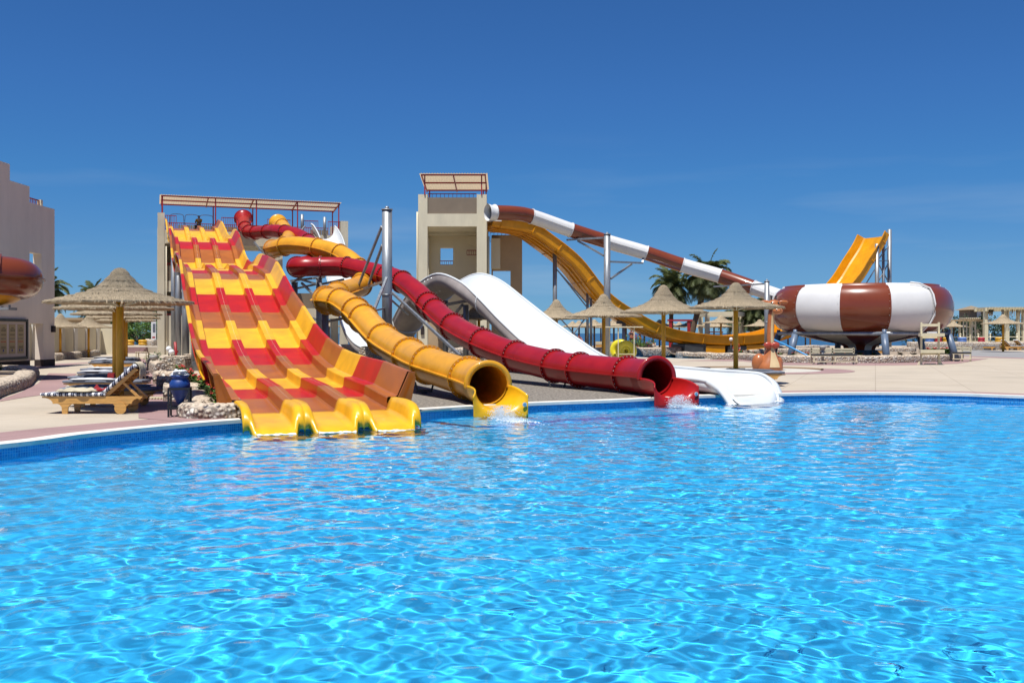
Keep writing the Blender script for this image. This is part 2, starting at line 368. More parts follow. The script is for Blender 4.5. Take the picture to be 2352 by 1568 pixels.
# ------------------------------------------------ outlines
pe = [G(0, 1024), G(200, 999), G(400, 979), G(560, 966), G(760, 953), G(958, 943), G(1190, 929), G(1425, 920), G(1600, 911), G(1810, 905.5), G(2000, 903.5), G(2200, 906), G(2352, 911.5)]
pool = ccw(catmull([Vector((-10, 11.0, 0))]+pe+[Vector((19, 21.5, 0)), Vector((22, 14, 0)), Vector((20, 6, 0)), Vector((13, 2.6, 0)), Vector((4, 2.2, 0)), Vector((-5, 2.3, 0)), Vector((-10, 4.5, 0)), Vector((-11.2, 7.5, 0))], 10, closed=True))
kp = ccw(catmull([G(1528, 822.6), G(1600, 824.6), G(1700, 824.3), G(1725, 821), G(1700, 817), G(1600, 815.4), G(1480, 816), G(1440, 818), G(1470, 821)], 6, closed=True))
def fill_sheet(name, outer, holes, z, m, parent=None):
    bm = bmesh.new()
    for lp in [outer]+holes:
        vs = [bm.verts.new((p.x, p.y, z)) for p in lp]
        for i in range(len(vs)): bm.edges.new((vs[i-1], vs[i]))
    bmesh.ops.triangle_fill(bm, use_beauty=True, use_dissolve=False, edges=bm.edges[:])
    bmesh.ops.recalc_face_normals(bm, faces=bm.faces)
    for f in bm.faces:
        if f.normal.z < 0: f.normal_flip()
    me = bpy.data.meshes.new(name); bm.to_mesh(me); bm.free(); me.materials.append(m)
    o = bpy.data.objects.new(name, me); COL.objects.link(o); return o
big = [Vector((-300, -40, 0)), Vector((400, -40, 0)), Vector((400, 132, 0)), Vector((-300, 132, 0))]
deck = struct(fill_sheet('ground', big, [pool, kp], 0, M['deck']), 'sand coloured paving around the pools')
bs = MB(); bs.poly([(-400, 112, .004), (500, 112, .004), (500, 131.8, .004), (-400, 131.8, .004)])
struct(bs.build('beach', M['sand'], local=True), 'pale beach sand by the sea')
# sea
sb = MB(); sb.poly([(-9000, 131, -.35), (9000, 131, -.35), (9000, 9500, -.35), (-9000, 9500, -.35)])
sm_ = mat('sea_water', (.006, .055, .125), rough=.22, var=.3, vscale=.02, bump=.9, bscale=.6, stretch=(1, .35, 1))
struct(sb.build('sea', sm_, local=True), 'dark blue sea on the horizon')
# pool basin
WZ = -.155
def basin(name, outl, depth, mt, mf, label):
    n = len(outl); mb = MB(); pts = outl+[outl[0]]
    mb.loft([[Vector((p.x, p.y, 0)), Vector((p.x, p.y, -.62))] for p in pts], sm=False)
    o = mb.build(name+'_wall', mt, local=True)
    arc = {}; s_ = 0
    for i, p in enumerate(outl):
        if i: s_ += (outl[i]-outl[i-1]).length
        arc[(round(p.x, 3), round(p.y, 3))] = s_
    setuv(o, lambda c: (arc.get((round(c.x, 3), round(c.y, 3)), 0), c.z+5)); struct(o, label+' tiled waterline')
    mb = MB(); mb.loft([[Vector((p.x, p.y, -.62)), Vector((p.x, p.y, depth))] for p in pts], sm=False); o2 = mb.build(name+'_lower_wall', mf, local=True)
    setuv(o2, lambda c: (arc.get((round(c.x, 3), round(c.y, 3)), 0), c.z+5)); struct(o2)
    f = fill_sheet(name+'_floor', outl, [], depth, mf); setuv(f, lambda c: (c.x+50, c.y+50)); struct(f)
    return o, o2, f
parts = basin('pool', pool, -1.25, M['tile'], M['floor'], 'large blue pool')
kparts = basin('small_pool', kp, -.8, M['tile'], M['floor'], 'small far pool')
# underwater shelf along the slide side
i0 = min(range(len(pool)), key=lambda i: (pool[i]-G(990, 941)).length); i1 = min(range(len(pool)), key=lambda i: (pool[i]-G(1500, 917)).length)
if i0 > i1: i0, i1 = i1, i0
seg = pool[i0:i1+1]; inn = offset(pool, -1.7)[i0:i1+1]; inn2 = offset(pool, -1.7)[i0:i1+1]
mb = MB(); mb.loft([[at_z([a], -.78)[0], at_z([b], -.78)[0], at_z([b], -1.249)[0]] for a, b in zip(seg, inn)], sm=False)
sh = mb.build('pool_shelf', M['floor'], local=True); setuv(sh, lambda c: (c.x+50, c.y+c.z+50)); struct(sh)
# coping
def strip(name, outl, d0, d1, z0, z1, m, i0=0, i1=None, close=True, label=None):
    a = offset(outl, d0); b = offset(outl, d1); idx = list(range(len(outl)))+[0] if close else [i % len(outl) for i in range(i0, i1+1)]
    mb = MB()
    if z1 > z0+.01:
        mb.loft([[at_z([a[i]], z0)[0], at_z([a[i]], z1)[0], at_z([b[i]], z1)[0], at_z([b[i]], z0)[0]] for i in idx], sm=False)
    else: mb.loft([[at_z([a[i]], z0)[0], at_z([b[i]], z0)[0]] for i in idx], sm=False)
    return struct(mb.build(name, m, local=True), label)
strip('pool_coping', pool, -.03, .33, -.035, .03, M['coping'], label='white coping along the pool edge')
strip('small_pool_coping', kp, -.03, .35, -.035, .03, M['coping'])
# paving bands beside the coping
def near_idx(px, py): return min(range(len(pool)), key=lambda i: (pool[i]-G(px, py)).length)
ia, ib = near_idx(0, 1024), near_idx(556, 966)
def band(a, b, d0, d1, name, m, z=.004, label=None):
    lo, hi = min(a, b), max(a, b); strip(name, pool, d0, d1, z, z, m, lo, hi, close=False, label=label)
lo = min(ia, ib); hi = max(ia, ib)
A = near_idx(0, 1024)
# the outline runs counter-clockwise: find which way leaves the slides
strip('paving_band', pool, .33, 1.65, .004, .004, M['mauve'], lo if hi-lo < len(pool)/2 else hi, (hi if hi-lo < len(pool)/2 else lo+len(pool))+18, close=False, label='rose paving band along the left pool edge')
ic, id_ = near_idx(1500, 917), near_idx(2352, 911.5); lo, hi = min(ic, id_), max(ic, id_)
strip('paving_band', pool, .33, 1.5, .004, .004, M['mauve'], lo-14, hi, close=False, label='rose paving band along the right pool edge')
def patch(pts, m, z, name, label=None, smooth=0):
    pts = [Vector((p.x, p.y, 0)) for p in pts]
    if smooth: pts = catmull(pts, smooth, closed=True)
    o = fill_sheet(name, ccw(pts), [], z, m); struct(o, label); return o
patch([G(318, 960), G(446, 972), G(436, 925), G(400, 885), G(372, 857), G(352, 822), G(318, 822)], M['mauve'], .008, 'paving_band', 'rose paving beside the jar stand')
patch([G(0, 922), G(60, 912), G(130, 903), G(156, 883), G(176, 858), G(112, 857), G(88, 880), G(50, 900), G(0, 918)], M['mauve'], .008, 'paving_band', 'rose paving between the left bed and loungers', 0)
patch([G(0, 862), G(118, 842), G(200, 834), G(226, 831), G(120, 836), G(0, 848)], M['mauve'], .008, 'paving_band')
patch([G(2120, 838), G(2200, 835), G(2270, 823.5), G(2200, 822), G(2100, 830)], M['mauve'], .008, 'paving_band')
patch([G(2180, 818), G(2352, 824), G(2352, 821.8), G(2180, 816)], M['mauve'], .008, 'paving_band')
patch([G(2170, 817), G(2231, 819), G(2352, 821.8), G(2500, 822), G(2500, 812), G(2352, 809), G(2260, 803.5), G(2150, 803)], M['greypav'], .004, 'path', 'grey paved path on the right')
patch([G(1560, 828.5), G(1705, 829.5), G(1800, 838.2), G(1960, 839.2), G(2050, 839), G(2120, 838), G(2190, 832), G(2190, 826), G(2050, 830), G(1800, 828), G(1700, 824)], M['mauve'], .004, 'paving_band', 'rose paving border of the round planter')
# splash pad
c0 = Vector((10.7, 44.4, 0))
def ring(c, r0, r1, z, name, m, label=None):
    mb = MB(); n = 64
    mb.loft([[c+Vector((r0*math.cos(a), r0*math.sin(a), z)), c+Vector((r1*math.cos(a), r1*math.sin(a), z))] for a in [2*math.pi*k/n for k in range(n+1)]], sm=False)
    o = mb.build(name, m, local=True); struct(o, label); return o
ring(c0, 2.95, 4.35, .010, 'paving_band', M['mauve'], 'rose ring around the splash pad')
ring(c0, .01, 2.95, .012, 'splash_pad', mat('pale_concrete', (.56, .53, .46), rough=.9, var=.1), 'round pale splash pad')
mb = MB(); mb.loft([[c0+Vector((3.0*math.cos(a), 3.0*math.sin(a), .013)), c0+Vector((3.0*math.cos(a), 3.0*math.sin(a), .08)), c0+Vector((3.12*math.cos(a), 3.12*math.sin(a), .08)), c0+Vector((3.12*math.cos(a), 3.12*math.sin(a), .013))] for a in [R(-5)+R(150)*k/30 for k in range(31)]], sm=False)
struct(mb.build('splash_pad_kerb', M['tan'], local=True))
# gravel under the tube slides
gr = patch([G(960, 944.5), G(1190, 926.5), G(1430, 915), G(1500, 908), G(1480, 880), G(1300, 838), G(1150, 826), G(950, 822), G(700, 822), G(560, 846), G(540, 900), G(552, 958), G(700, 950)], M['gravel'], .005, 'gravel', 'grey gravel under the tube slides')
gr['kind'] = 'structure'
mb = MB(); a = G(1335, 868); b = G(1500, 909); d = (b-a).normalized(); q = Vector((-d.y, d.x, 0))
mb.bar(a+Vector((0, 0, .05)), b+Vector((0, 0, .05)), .35, .08)
struct(mb.build('gravel_kerb', M['coping']), 'pale kerb strip lying across the gravel')
# ------------------------------------------------ water
def grid_mesh(name, xs, ys, zf, m, outl=None):
    XX, YY = np.meshgrid(xs, ys); ZZ = zf(XX, YY); nx = len(xs); ny = len(ys)
    v = np.stack([XX, YY, ZZ], -1).reshape(-1, 3)
    I, J = np.meshgrid(np.arange(nx-1), np.arange(ny-1)); a = (J*nx+I).ravel(); f = np.stack([a, a+1, a+nx+1, a+nx], -1)
    if outl is not None:
        cx = XX[:-1, :-1].ravel(); cy = YY[:-1, :-1].ravel(); ins = np.zeros(len(cx), bool)
        for i in range(len(outl)):
            p, q = outl[i-1], outl[i]; c = (p.y > cy) != (q.y > cy)
            with np.errstate(divide='ignore', invalid='ignore'):
                ins ^= c & (cx < (q.x-p.x)*(cy-p.y)/(q.y-p.y+1e-12)+p.x)
        f = f[ins]; used = np.unique(f); mp_ = np.zeros(len(v), int)-1; mp_[used] = np.arange(len(used)); v = v[used]; f = mp_[f]
    me = bpy.data.meshes.new(name); me.vertices.add(len(v)); me.vertices.foreach_set('co', v.astype(np.float32).ravel())
    me.loops.add(f.size); me.loops.foreach_set('vertex_index', f.astype(np.int32).ravel()); me.polygons.add(len(f))
    me.polygons.foreach_set('loop_start', np.arange(0, f.size, 4, dtype=np.int32)); me.polygons.foreach_set('use_smooth', np.ones(len(f), bool)); me.update(calc_edges=True)
    me.materials.append(m); o = bpy.data.objects.new(name, me); COL.objects.link(o); return o
LMIN, LMAX, LP, WA = .10, .9, 1.0, .00195
rg = np.random.RandomState(5); comps = []
for k in range(140):
    L = math.exp(rg.uniform(math.log(LMIN), math.log(LMAX))); th = rg.normal(1.2, 1.0)
    comps.append((2*math.pi/L*math.cos(th), 2*math.pi/L*math.sin(th), L, rg.uniform(.35, 1), rg.uniform(0, 6.28)))
def waves(XX, YY):
    Zz = np.zeros_like(XX)+WZ
    # choppier towards the right, calmer on the left
    loc = .75+.18*np.clip((XX+2)/8, 0, 1)+.18*np.sin(.9*XX+.5*YY)*np.sin(.7*YY-.4*XX+1)
    for kx, ky, L, q, p in comps:
        A_ = WA*q*(L**LP)
        g = loc if L < .6 else 1.0
        Zz += A_*g*np.sin(kx*XX+ky*YY+p)
    return Zz
xs = np.sinh(np.linspace(-2.6, 3.05, 820))*2.25; xs = xs[(xs > -12) & (xs < 23)]
ys = [2.1]
while ys[-1] < 29.5: ys.append(ys[-1]+max(.016, .0038*ys[-1]))
wm = bpy.data.materials.new('pool_water'); wm.use_nodes = True
b = wm.node_tree.nodes['Principled BSDF']; b.inputs['Base Color'].default_value = (.93, .985, 1, 1); b.inputs['Roughness'].default_value = 0
b.inputs['IOR'].default_value = 1.33; b.inputs['Transmission Weight'].default_value = 1
water = grid_mesh('water', xs, np.array(ys), waves, wm, offset(pool, .06)); struct(water, 'bright blue rippled pool water')
water.cycles.is_caustics_caster = True
for o in list(parts)+[sh]: o.cycles.is_caustics_receiver = True
kw = MB(); kw.poly(at_z(offset(kp, .02), -.12)); o = kw.build('small_pool_water', mat('small_pool_water', (.01, .25, .55), rough=.08, var=.35, vscale=1.5, bump=.4, bscale=3), local=True); struct(o, 'blue water of the small far pool')
UZ = Vector((0, 0, 1))
# ================================================================ closed tube slides
def tube_slide(name, pts, r, joints, mt, label, seam_at=(), exit_len=None, bolts=True, base=None, fin=True, segmats=None, wedge=.18, flw=.075):
    """pts: control points; joints: control-parameter positions of the flanged joints"""
    NS = 8; path = catmull(pts, NS); root = thing(name, base or (pts[-1].x, pts[-1].y, 0), label, 'water slide')
    L = [0]
    for a, b in zip(path, path[1:]): L.append(L[-1]+(b-a).length)
    fr = frames(path)
    def at(s):
        s = max(0, min(L[-1], s)); i = max(0, min(len(L)-2, np.searchsorted(L, s)-1)); t = (s-L[i])/max(1e-6, L[i+1]-L[i])
        c = fr[i][0].lerp(fr[i+1][0], t); a = fr[i][1].lerp(fr[i+1][1], t).normalized(); d = fr[i][2].lerp(fr[i+1][2], t); d = (d-a*d.dot(a)).normalized()
        return c, a, d
    def sp(u): i = int(u); return L[min(i*NS, len(L)-1)]+(u-i)*(L[min((i+1)*NS, len(L)-1)]-L[min(i*NS, len(L)-1)])
    js = [sp(u) for u in joints]; edges = [0]+js+[L[-1]]
    n = 28
    def circ(s, rr): c, a, d = at(s); return [c+(a*math.cos(2*math.pi*k/n)+d*math.sin(2*math.pi*k/n))*rr for k in range(n)]
    for i in range(len(edges)-1):
        s0, s1 = edges[i], edges[i+1]
        if s1-s0 < .05: continue
        mb = MB(); m_ = max(3, int((s1-s0)/.35)); ss = [s0+(s1-s0)*k/m_ for k in range(m_+1)]
        mb.loft([circ(s, r) for s in ss], closed=True); mb.loft([circ(s, r-.03) for s in ss], closed=True)
        sec = mb.build('tube_section', segmats[i % len(segmats)] if segmats else mt, root)
        if fin and s1-s0 > .9:
            fb = MB()
            for sg in (-1, 1):
                rows = []
                for s in ss:
                    c, a, d = at(s); rows.append([c+a*sg*(r-.005)+d*.018, c+a*sg*(r+flw)+d*.018, c+a*sg*(r+flw)-d*.018, c+a*sg*(r-.005)-d*.018])
                fb.loft(rows, closed=True, cap=True, sm=False)
            fb.build('seam_fin', segmats[i % len(segmats)] if segmats else mt, sec)
    for s in js:
        mb = MB(); c, a, d = at(s); t = a.cross(d)
        prof = [(r-.01, -.028), (r+flw, -.028), (r+flw, .028), (r-.01, .028)]
        m2_ = 36; mb.loft([[c+(a*math.cos(q)+d*math.sin(q))*rr+t*h for rr, h in prof] for q in [2*math.pi*k/m2_ for k in range(m2_+1)]], closed=True, sm=False)
        if bolts:
            for k in range(26):
                q = 2*math.pi*k/26; p = c+(a*math.cos(q)+d*math.sin(q))*(r+flw*.55)
                for sg in (-1, 1): mb.cyl(p+t*sg*.026, p+t*sg*.05, .011, n=5, mi=1)
        mb.build('flange', [mt, M['bolt']] if bolts else mt, root)
    return root, at, L[-1]
def tube_exit(root, at, Ln, r, m, zb, fw=1.15, mc=None):
    """collar ring and the open lower trough with its rolled lip"""
    c, a, d = at(Ln); t = (at(Ln)[0]-at(Ln-.3)[0]).normalized(); h = Vector((t.x, t.y, 0)).normalized(); sx_ = Vector((h.y, -h.x, 0)); up = Vector((0, 0, 1))
    mb = MB(); n = 40
    prof = [(r-.03, -.02), (r+.085, -.05), (r+.10, .0), (r+.085, .03), (r-.03, .05)]
    mb.loft([[c+(a*math.cos(q)+d*math.sin(q))*rr+t*k for rr, k in prof] for q in [-R(8)+R(196)*k/n for k in range(n+1)]], closed=True, cap=True)
    mb.build('mouth_collar', mc or m, root)
    # trough: sections along h, angle from left rim under to right rim
    mb = MB(); n = 32
    def sec(f, rx, rz, zc, roll=0, sq=0, dz=0):
        out = []
        for k in range(n+1):
            q = math.pi+math.pi*k/n; cx, cz = math.cos(q), math.sin(q)
            if sq:
                mm_ = max(abs(cx), abs(cz)); ex, ez = cx/mm_, cz/mm_
                cx = cx*(1-sq)+ex*sq; cz = cz*(1-sq)+ez*sq
            out.append(c+h*f+sx_*rx*cx+up*(zc-c.z+rz*cz))
        return out
    z0 = c.z
    base_f = -.55
    secs = [sec(base_f, r, r, at(Ln-.55)[0].z), sec(0, r, r, z0), sec(.25, r*1.0, r*.99, z0), sec(.5, r*1.0, r*.97, z0-.01), sec(.72, r*1.02, r*.94, z0-.03),
            sec(.9, r*1.06, r*.89, z0-.06), sec(1.03, r*1.13, r*.85, z0-.10), sec(fw-.04, r*1.20, r*.84, z0-.13), sec(fw, r*1.26, r*.88, z0-.16, sq=.3),
            sec(fw+.02, r*1.30, r*.98, z0-.20, sq=.7), sec(fw+.02, r*1.30, (z0-.23-zb), z0-.23, sq=1)]
    mb.loft(secs)
    o = mb.build('exit_trough', m, root); md = o.modifiers.new('thickness', 'SOLIDIFY'); md.thickness = .03; md.offset = -1
    # small round badge plate on the right flank
    p = c+h*(fw+.032)-sx_*r*1.12+up*(-.62*r-.08)
    mb = MB(); mb.cyl(p, p+h*.012, .05, n=18); mb.cyl(p+h*.012, p+h*.016, .034, n=18, mi=1); mb.build('badge_plate', [M['bolt'], mat('badge_blue', (.15, .35, .5), rough=.5)], root)
# --- red tube
rp_ = [(559.5, 505, 78), (563, 523, 76.3), (577, 534, 74.5), (614, 532, 72.5), (636, 531, 71), (679, 538.5, 69), (708, 554, 67), (733, 573, 62), (734, 592, 57), (712, 606, 52.5), (684, 612.5, 50),
       (690, 613, 48.9), (736, 612.5, 49.2), (791, 613, 49), (835, 621, 48.2), (878, 631, 47), (919, 645, 45.5), (957, 672, 43.8), (988, 703, 42), (1040, 749, 38.8), (1108, 787, 35.6), (1185, 817.5, 33.4),
       (1275, 840, 30.9), (1332, 849, 29.6), (1442, 860.5, 27.6), (1508, 866.5, 26.0)]
RR = .47
root, at_, Ln = tube_slide('closed_tube_slide', [P(*p) for p in rp_], RR, [1, 1.7, 2.3, 3, 4.4, 6, 8, 10.2, 12, 13.1, 15.2, 16.1, 17.8, 18.2, 19, 20, 21, 22, 23, 24], M['tred'],
    'long crimson enclosed tube slide with bolted flanges ending beside the white slide')
tube_exit(root, at_, Ln, RR, M['xred'], -.24, mc=M['tred'])
mb = MB(); c, a, d = at_(0); t = (at_(.1)[0]-c).normalized()
mb.loft([[c+(a*math.cos(q)+d*math.sin(q))*(RR+k)-t*s for q in [2*math.pi*i/24 for i in range(25)]] for k, s in ((0, -.3), (.12, .1), (.22, .35), (.26, .37))]); mb.build('entry_funnel', M['tred'], root)
red_root, red_at, red_L = root, at_, Ln
# --- amber tube
yp_ = [(640, 514, 78), (652, 522, 75), (664, 545, 69), (650, 566, 62), (628, 571, 56.5), (634, 570.5, 54), (671, 563.5, 53), (729, 569, 52), (779, 583, 51), (812, 604, 50), (832, 632, 49), (829, 655, 46.5),
       (797, 668, 43), (761, 681, 40.2), (744, 690, 38.6), (762, 691, 37.6), (792, 698, 36.8), (827, 724, 35), (880, 779, 32), (940, 816, 29), (985, 838, 27), (1076, 867.5, 24.4), (1121, 884, 22.7)]
root, at_, Ln = tube_slide('closed_tube_slide', [P(*p) for p in yp_], RR, [.6, 1.5, 3, 4.2, 5.6, 7, 8, 9.3, 11, 12.6, 13.6, 14.6, 15.5, 16.7, 17.15, 18, 19, 20, 21], M['tyel'],
    'amber yellow enclosed tube slide with bolted flanges ending beside the striped lanes')
tube_exit(root, at_, Ln, RR, M['yel'], -.2, mc=M['tyel'])
mb = MB(); c, a, d = at_(0); t = (at_(.1)[0]-c).normalized()
mb.loft([[c+(a*math.cos(q)+d*math.sin(q))*(RR+k)-t*s for q in [2*math.pi*i/24 for i in range(25)]] for k, s in ((0, -.3), (.12, .1), (.22, .35), (.26, .37))]); mb.build('entry_funnel', M['tyel'], root)
yel_root = root
# --- brown and white tube into the bowl
bp_ = [(1137, 488.5, 66.5), (1180, 490, 67.2), (1220, 497, 68), (1311, 528.5, 69), (1394.5, 555, 69.6), (1484, 581, 69.8), (1567, 609, 69.8), (1654, 634, 69.3), (1732, 661, 68.3), (1810, 688, 66.5)]
root, at_, Ln = tube_slide('closed_tube_slide', [P(*p) for p in bp_], .50, [2, 3, 4, 5, 6, 7, 8], M['wht2'],
    'banded brown and white enclosed tube running from the tall tower to the bowl', bolts=False, fin=True, segmats=[M['bbrn'], M['wht2']], flw=.045)
mb = MB(); c, a, d = at_(0); t = (at_(.1)[0]-c).normalized()
mb.loft([[c+(a*math.cos(q)+d*math.sin(q))*k-t*s for q in [2*math.pi*i/24 for i in range(25)]] for k, s in ((.50, -.05), (.56, .0), (.56, .06), (.52, .1), (.50, .3), (.56, .45), (.56, .55))]); mb.build('entry_funnel', M['wht2'], root)
# ================================================================ multi-lane slide
B0 = Vector((-3.5, 19.0, 0)); DD = Vector((-.3438, .939, 0)); EX = Vector((.939, .3438, 0))
prof = [(0, -.29), (.12, -.2), (.35, -.1), (.7, -.02), (1.2, .03), (2.5, .10), (3.8, .187), (6.4, .26), (9, .40), (11.6, .70), (14.2, 1.17), (16.8, 1.82), (19.4, 2.43), (22, 3.18), (24.6, 3.92), (27.2, 4.30), (29.8, 4.60), (31.2, 4.76), (32.6, 4.72), (34.5, 4.60), (36.5, 4.72), (38.5, 5.1),
        (40.2, 5.64), (42.8, 6.62), (45.4, 7.28), (47, 7.50), (48.5, 7.46), (50.3, 7.42), (52.2, 7.66), (54.3, 8.2), (58, 9.1), (60, 9.42), (62.8, 9.8)]
def slide_z(s):
    for (a, za), (b, zb_) in zip(prof, prof[1:]):
        if s <= b: break
    i = prof.index((a, za)); p0 = prof[max(i-1, 0)][1]; p3 = prof[min(i+2, len(prof)-1)][1]; t = (s-a)/(b-a)
    return .5*((2*za)+(zb_-p0)*t+(2*p0-5*za+4*zb_-p3)*t*t+(3*za-p0-3*zb_+p3)*t**3)
bord = [1.2+2.6*k for k in range(16)]+[42.8, 45.4, 58.6, 62.8]
cols = [0]+[[2, 1, 0][k % 3] for k in range(15)]+[2, 1, 0, 2]   # 0 yellow 1 red 2 brown
SM = [M['yel'], M['red'], M['brn']]
def col_at(s, sh=0):
    for k, b_ in enumerate(bord):
        if s < b_-1e-4: return (cols[k]+sh) % 3 if k else 0
    return cols[-1]
ss = sorted(set([round(x, 3) for x in [p[0] for p in prof]+bord+list(np.arange(0, 62.8, .5))]))
def PT(s, c, h): return B0+DD*s+EX*c+Vector((0, 0, slide_z(s)+h))
root = thing('multi_lane_slide', (B0.x, B0.y, 0), 'wide three lane racing slide striped in red, yellow and brown', 'water slide')
def sweep(name, secf, lo, hi, sh=0, sm=False):
    mb = MB(); sl_ = [s for s in ss if lo-1e-6 <= s <= hi+1e-6]
    rows = [[PT(s, c, h) for c, h in secf(s)] for s in sl_]
    mb.loft(rows, sm=sm, mis=[col_at((a+b)/2, sh) for a, b in zip(sl_, sl_[1:])])
    o = mb.build(name, SM, root); return o
LW = 1.09; FH = .375; DH = .27
for c0_ in (-LW, 0, LW):
    sweep('lane', lambda s: [(c0_-FH-.02, .15), (c0_-FH-.005, .05), (c0_-FH+.02, .012), (c0_-FH+.06, 0), (c0_, -.004), (c0_+FH-.06, 0), (c0_+FH-.02, .012), (c0_+FH+.005, .05), (c0_+FH+.02, .15)], 1.2, 62.8)
for c0_ in (-LW/2, LW/2):
    # the dividers step up in height over the last run and break at the two humps
    for lo, hi in ((1.2, 34.0), (34.6, 49.6), (50.2, 62.8)):
        dd = sweep('divider', lambda s: [(c0_-.166, .06), (c0_-.152, .245), (c0_-.142, .264), (c0_-.124, DH), (c0_, DH+.003), (c0_+.124, DH), (c0_+.142, .264), (c0_+.152, .245), (c0_+.166, .06)], lo, hi)
        jb = MB()
        jb.loft([[PT(s, c0_-.002, DH+.008), PT(s, c0_+.002, DH+.008)] for s in np.arange(lo+.2, hi-.4, .3)], sm=False)
        jb.build('joint_line', M['cream'], dd)
for sg in (-1, 1):
    def wall(s):
        hh = .80
        a = [(1.468, .06), (1.485, .245), (1.50, DH), (1.66, DH+.005), (1.70, DH+.03), (1.90, hh-.04), (1.92, hh), (2.02, hh), (2.03, hh-.05), (1.99, hh-.06), (1.77, DH-.01), (1.94, DH-.03), (1.94, DH-.09), (1.72, DH-.09), (1.60, .05), (1.5, -.12)]
        return [(sg*c, h) for c, h in a]
    wl = sweep('side_wall', wall, 1.35, 62.8)
    for k, s in enumerate([x for x in bord if x < 60]+[1.45]):
        rb = MB(); rb.add([PT(s+i, sg*c, h) for i in (-.03, .03) for c, h in ((1.97, .73), (2.02, .72), (1.93, .25), (1.78, .25))], [(0, 1, 2, 3), (4, 7, 6, 5), (1, 5, 6, 2)], mi=col_at(s-.3), sm=False)
        rb.build('rib', SM if s > 2 else [M['brn']]*3, wl)
# underside
sweep('underside', lambda s: [(-1.5, -.14), (-1.3, -.14), (1.3, -.14), (1.5, -.14)], 1.35, 62.8)
# exit lips: one moulded piece per lane
for c0_ in (-LW, 0, LW):
    mb = MB(); rows = []
    wl_ = .545
    CS = (-1, -.985, -.93, -.80, -.73, -.67, -.60, -.4, 0, .4, .60, .67, .73, .80, .93, .985, 1)
    for sF, zf, sT, zt in ((1.25, .036, 1.25, .300), (1.0, .028, 1.0, .305), (.7, .018, .75, .31), (.4, .006, .48, .315), (.1, -.012, .2, .315), (-.2, -.036, -.08, .305), (-.5, -.07, -.33, .27), (-.75, -.115, -.52, .19), (-.92, -.2, -.62, .07), (-.95, -.36, -.64, -.1)):
        row = []
        for q in CS:
            aq = abs(q); t = max(0, min(1, (aq-.60)/.20)); t = t*t*(3-2*t); edge = -.05 if aq > .99 else (-.012 if aq > .98 else 0)
            row.append(B0+DD*(sF*(1-t)+sT*t)+EX*(c0_+q*.541)+Vector((0, 0, zf*(1-t)+zt*t+edge)))
        rows.append(row)
    mb.loft(rows); o = mb.build('exit_lip', M['yel'], root); md = o.modifiers.new('thickness', 'SOLIDIFY'); md.thickness = .03; md.offset = 1
for sg in (-1, 1):  # closing end plates of the tall outer walls
    mb = MB(); mb.add([PT(1.35, sg*c, h) for c, h in ((1.68, DH+.02), (1.91, .8), (2.04, .8), (1.95, .18), (1.70, .17))]+[PT(1.30, sg*c, h) for c, h in ((1.68, DH+.02), (1.91, .8), (2.04, .8), (1.95, .18), (1.70, .17))], [(0, 1, 2, 3, 4), (5, 9, 8, 7, 6), (1, 6, 7, 2), (2, 7, 8, 3), (0, 5, 6, 1)])
    mb.build('end_plate', M['brn'], root)
# steel legs under it
mb = None
for s in (7, 13, 21, 32, 44, 56):
    mb = MB(); zt = slide_z(s)-.14
    for c in (-1.5, 1.5):
        p = PT(s, c, -.2); r_ = .07 if s < 12 else .17; mb.cyl((p.x, p.y, 0), (p.x, p.y, zt-.1), r_, n=12)
    mb.bar(PT(s, -1.95, -.22), PT(s, 1.95, -.22), .14)
    if s > 18: mb.bar(PT(s, -1.5, 0)-Vector((0, 0, zt*.55)), PT(s, 1.2, -.3), .07)
    mb.build('support_frame', M['steel'], root)
# hoops and top gate
mb = MB()
for c in (-1.09, 0, 1.09):
    a, b_ = PT(62.6, c-.5, .0), PT(62.6, c+.5, .0); u = Vector((0, 0, 1)); mb.path(catmull([a, a+u*.75, a+u*1.08+EX*.12, b_+u*1.08-EX*.12, b_+u*.75, b_], 5), .025, n=6)
mb.build('start_hoop', M['steel'], root)
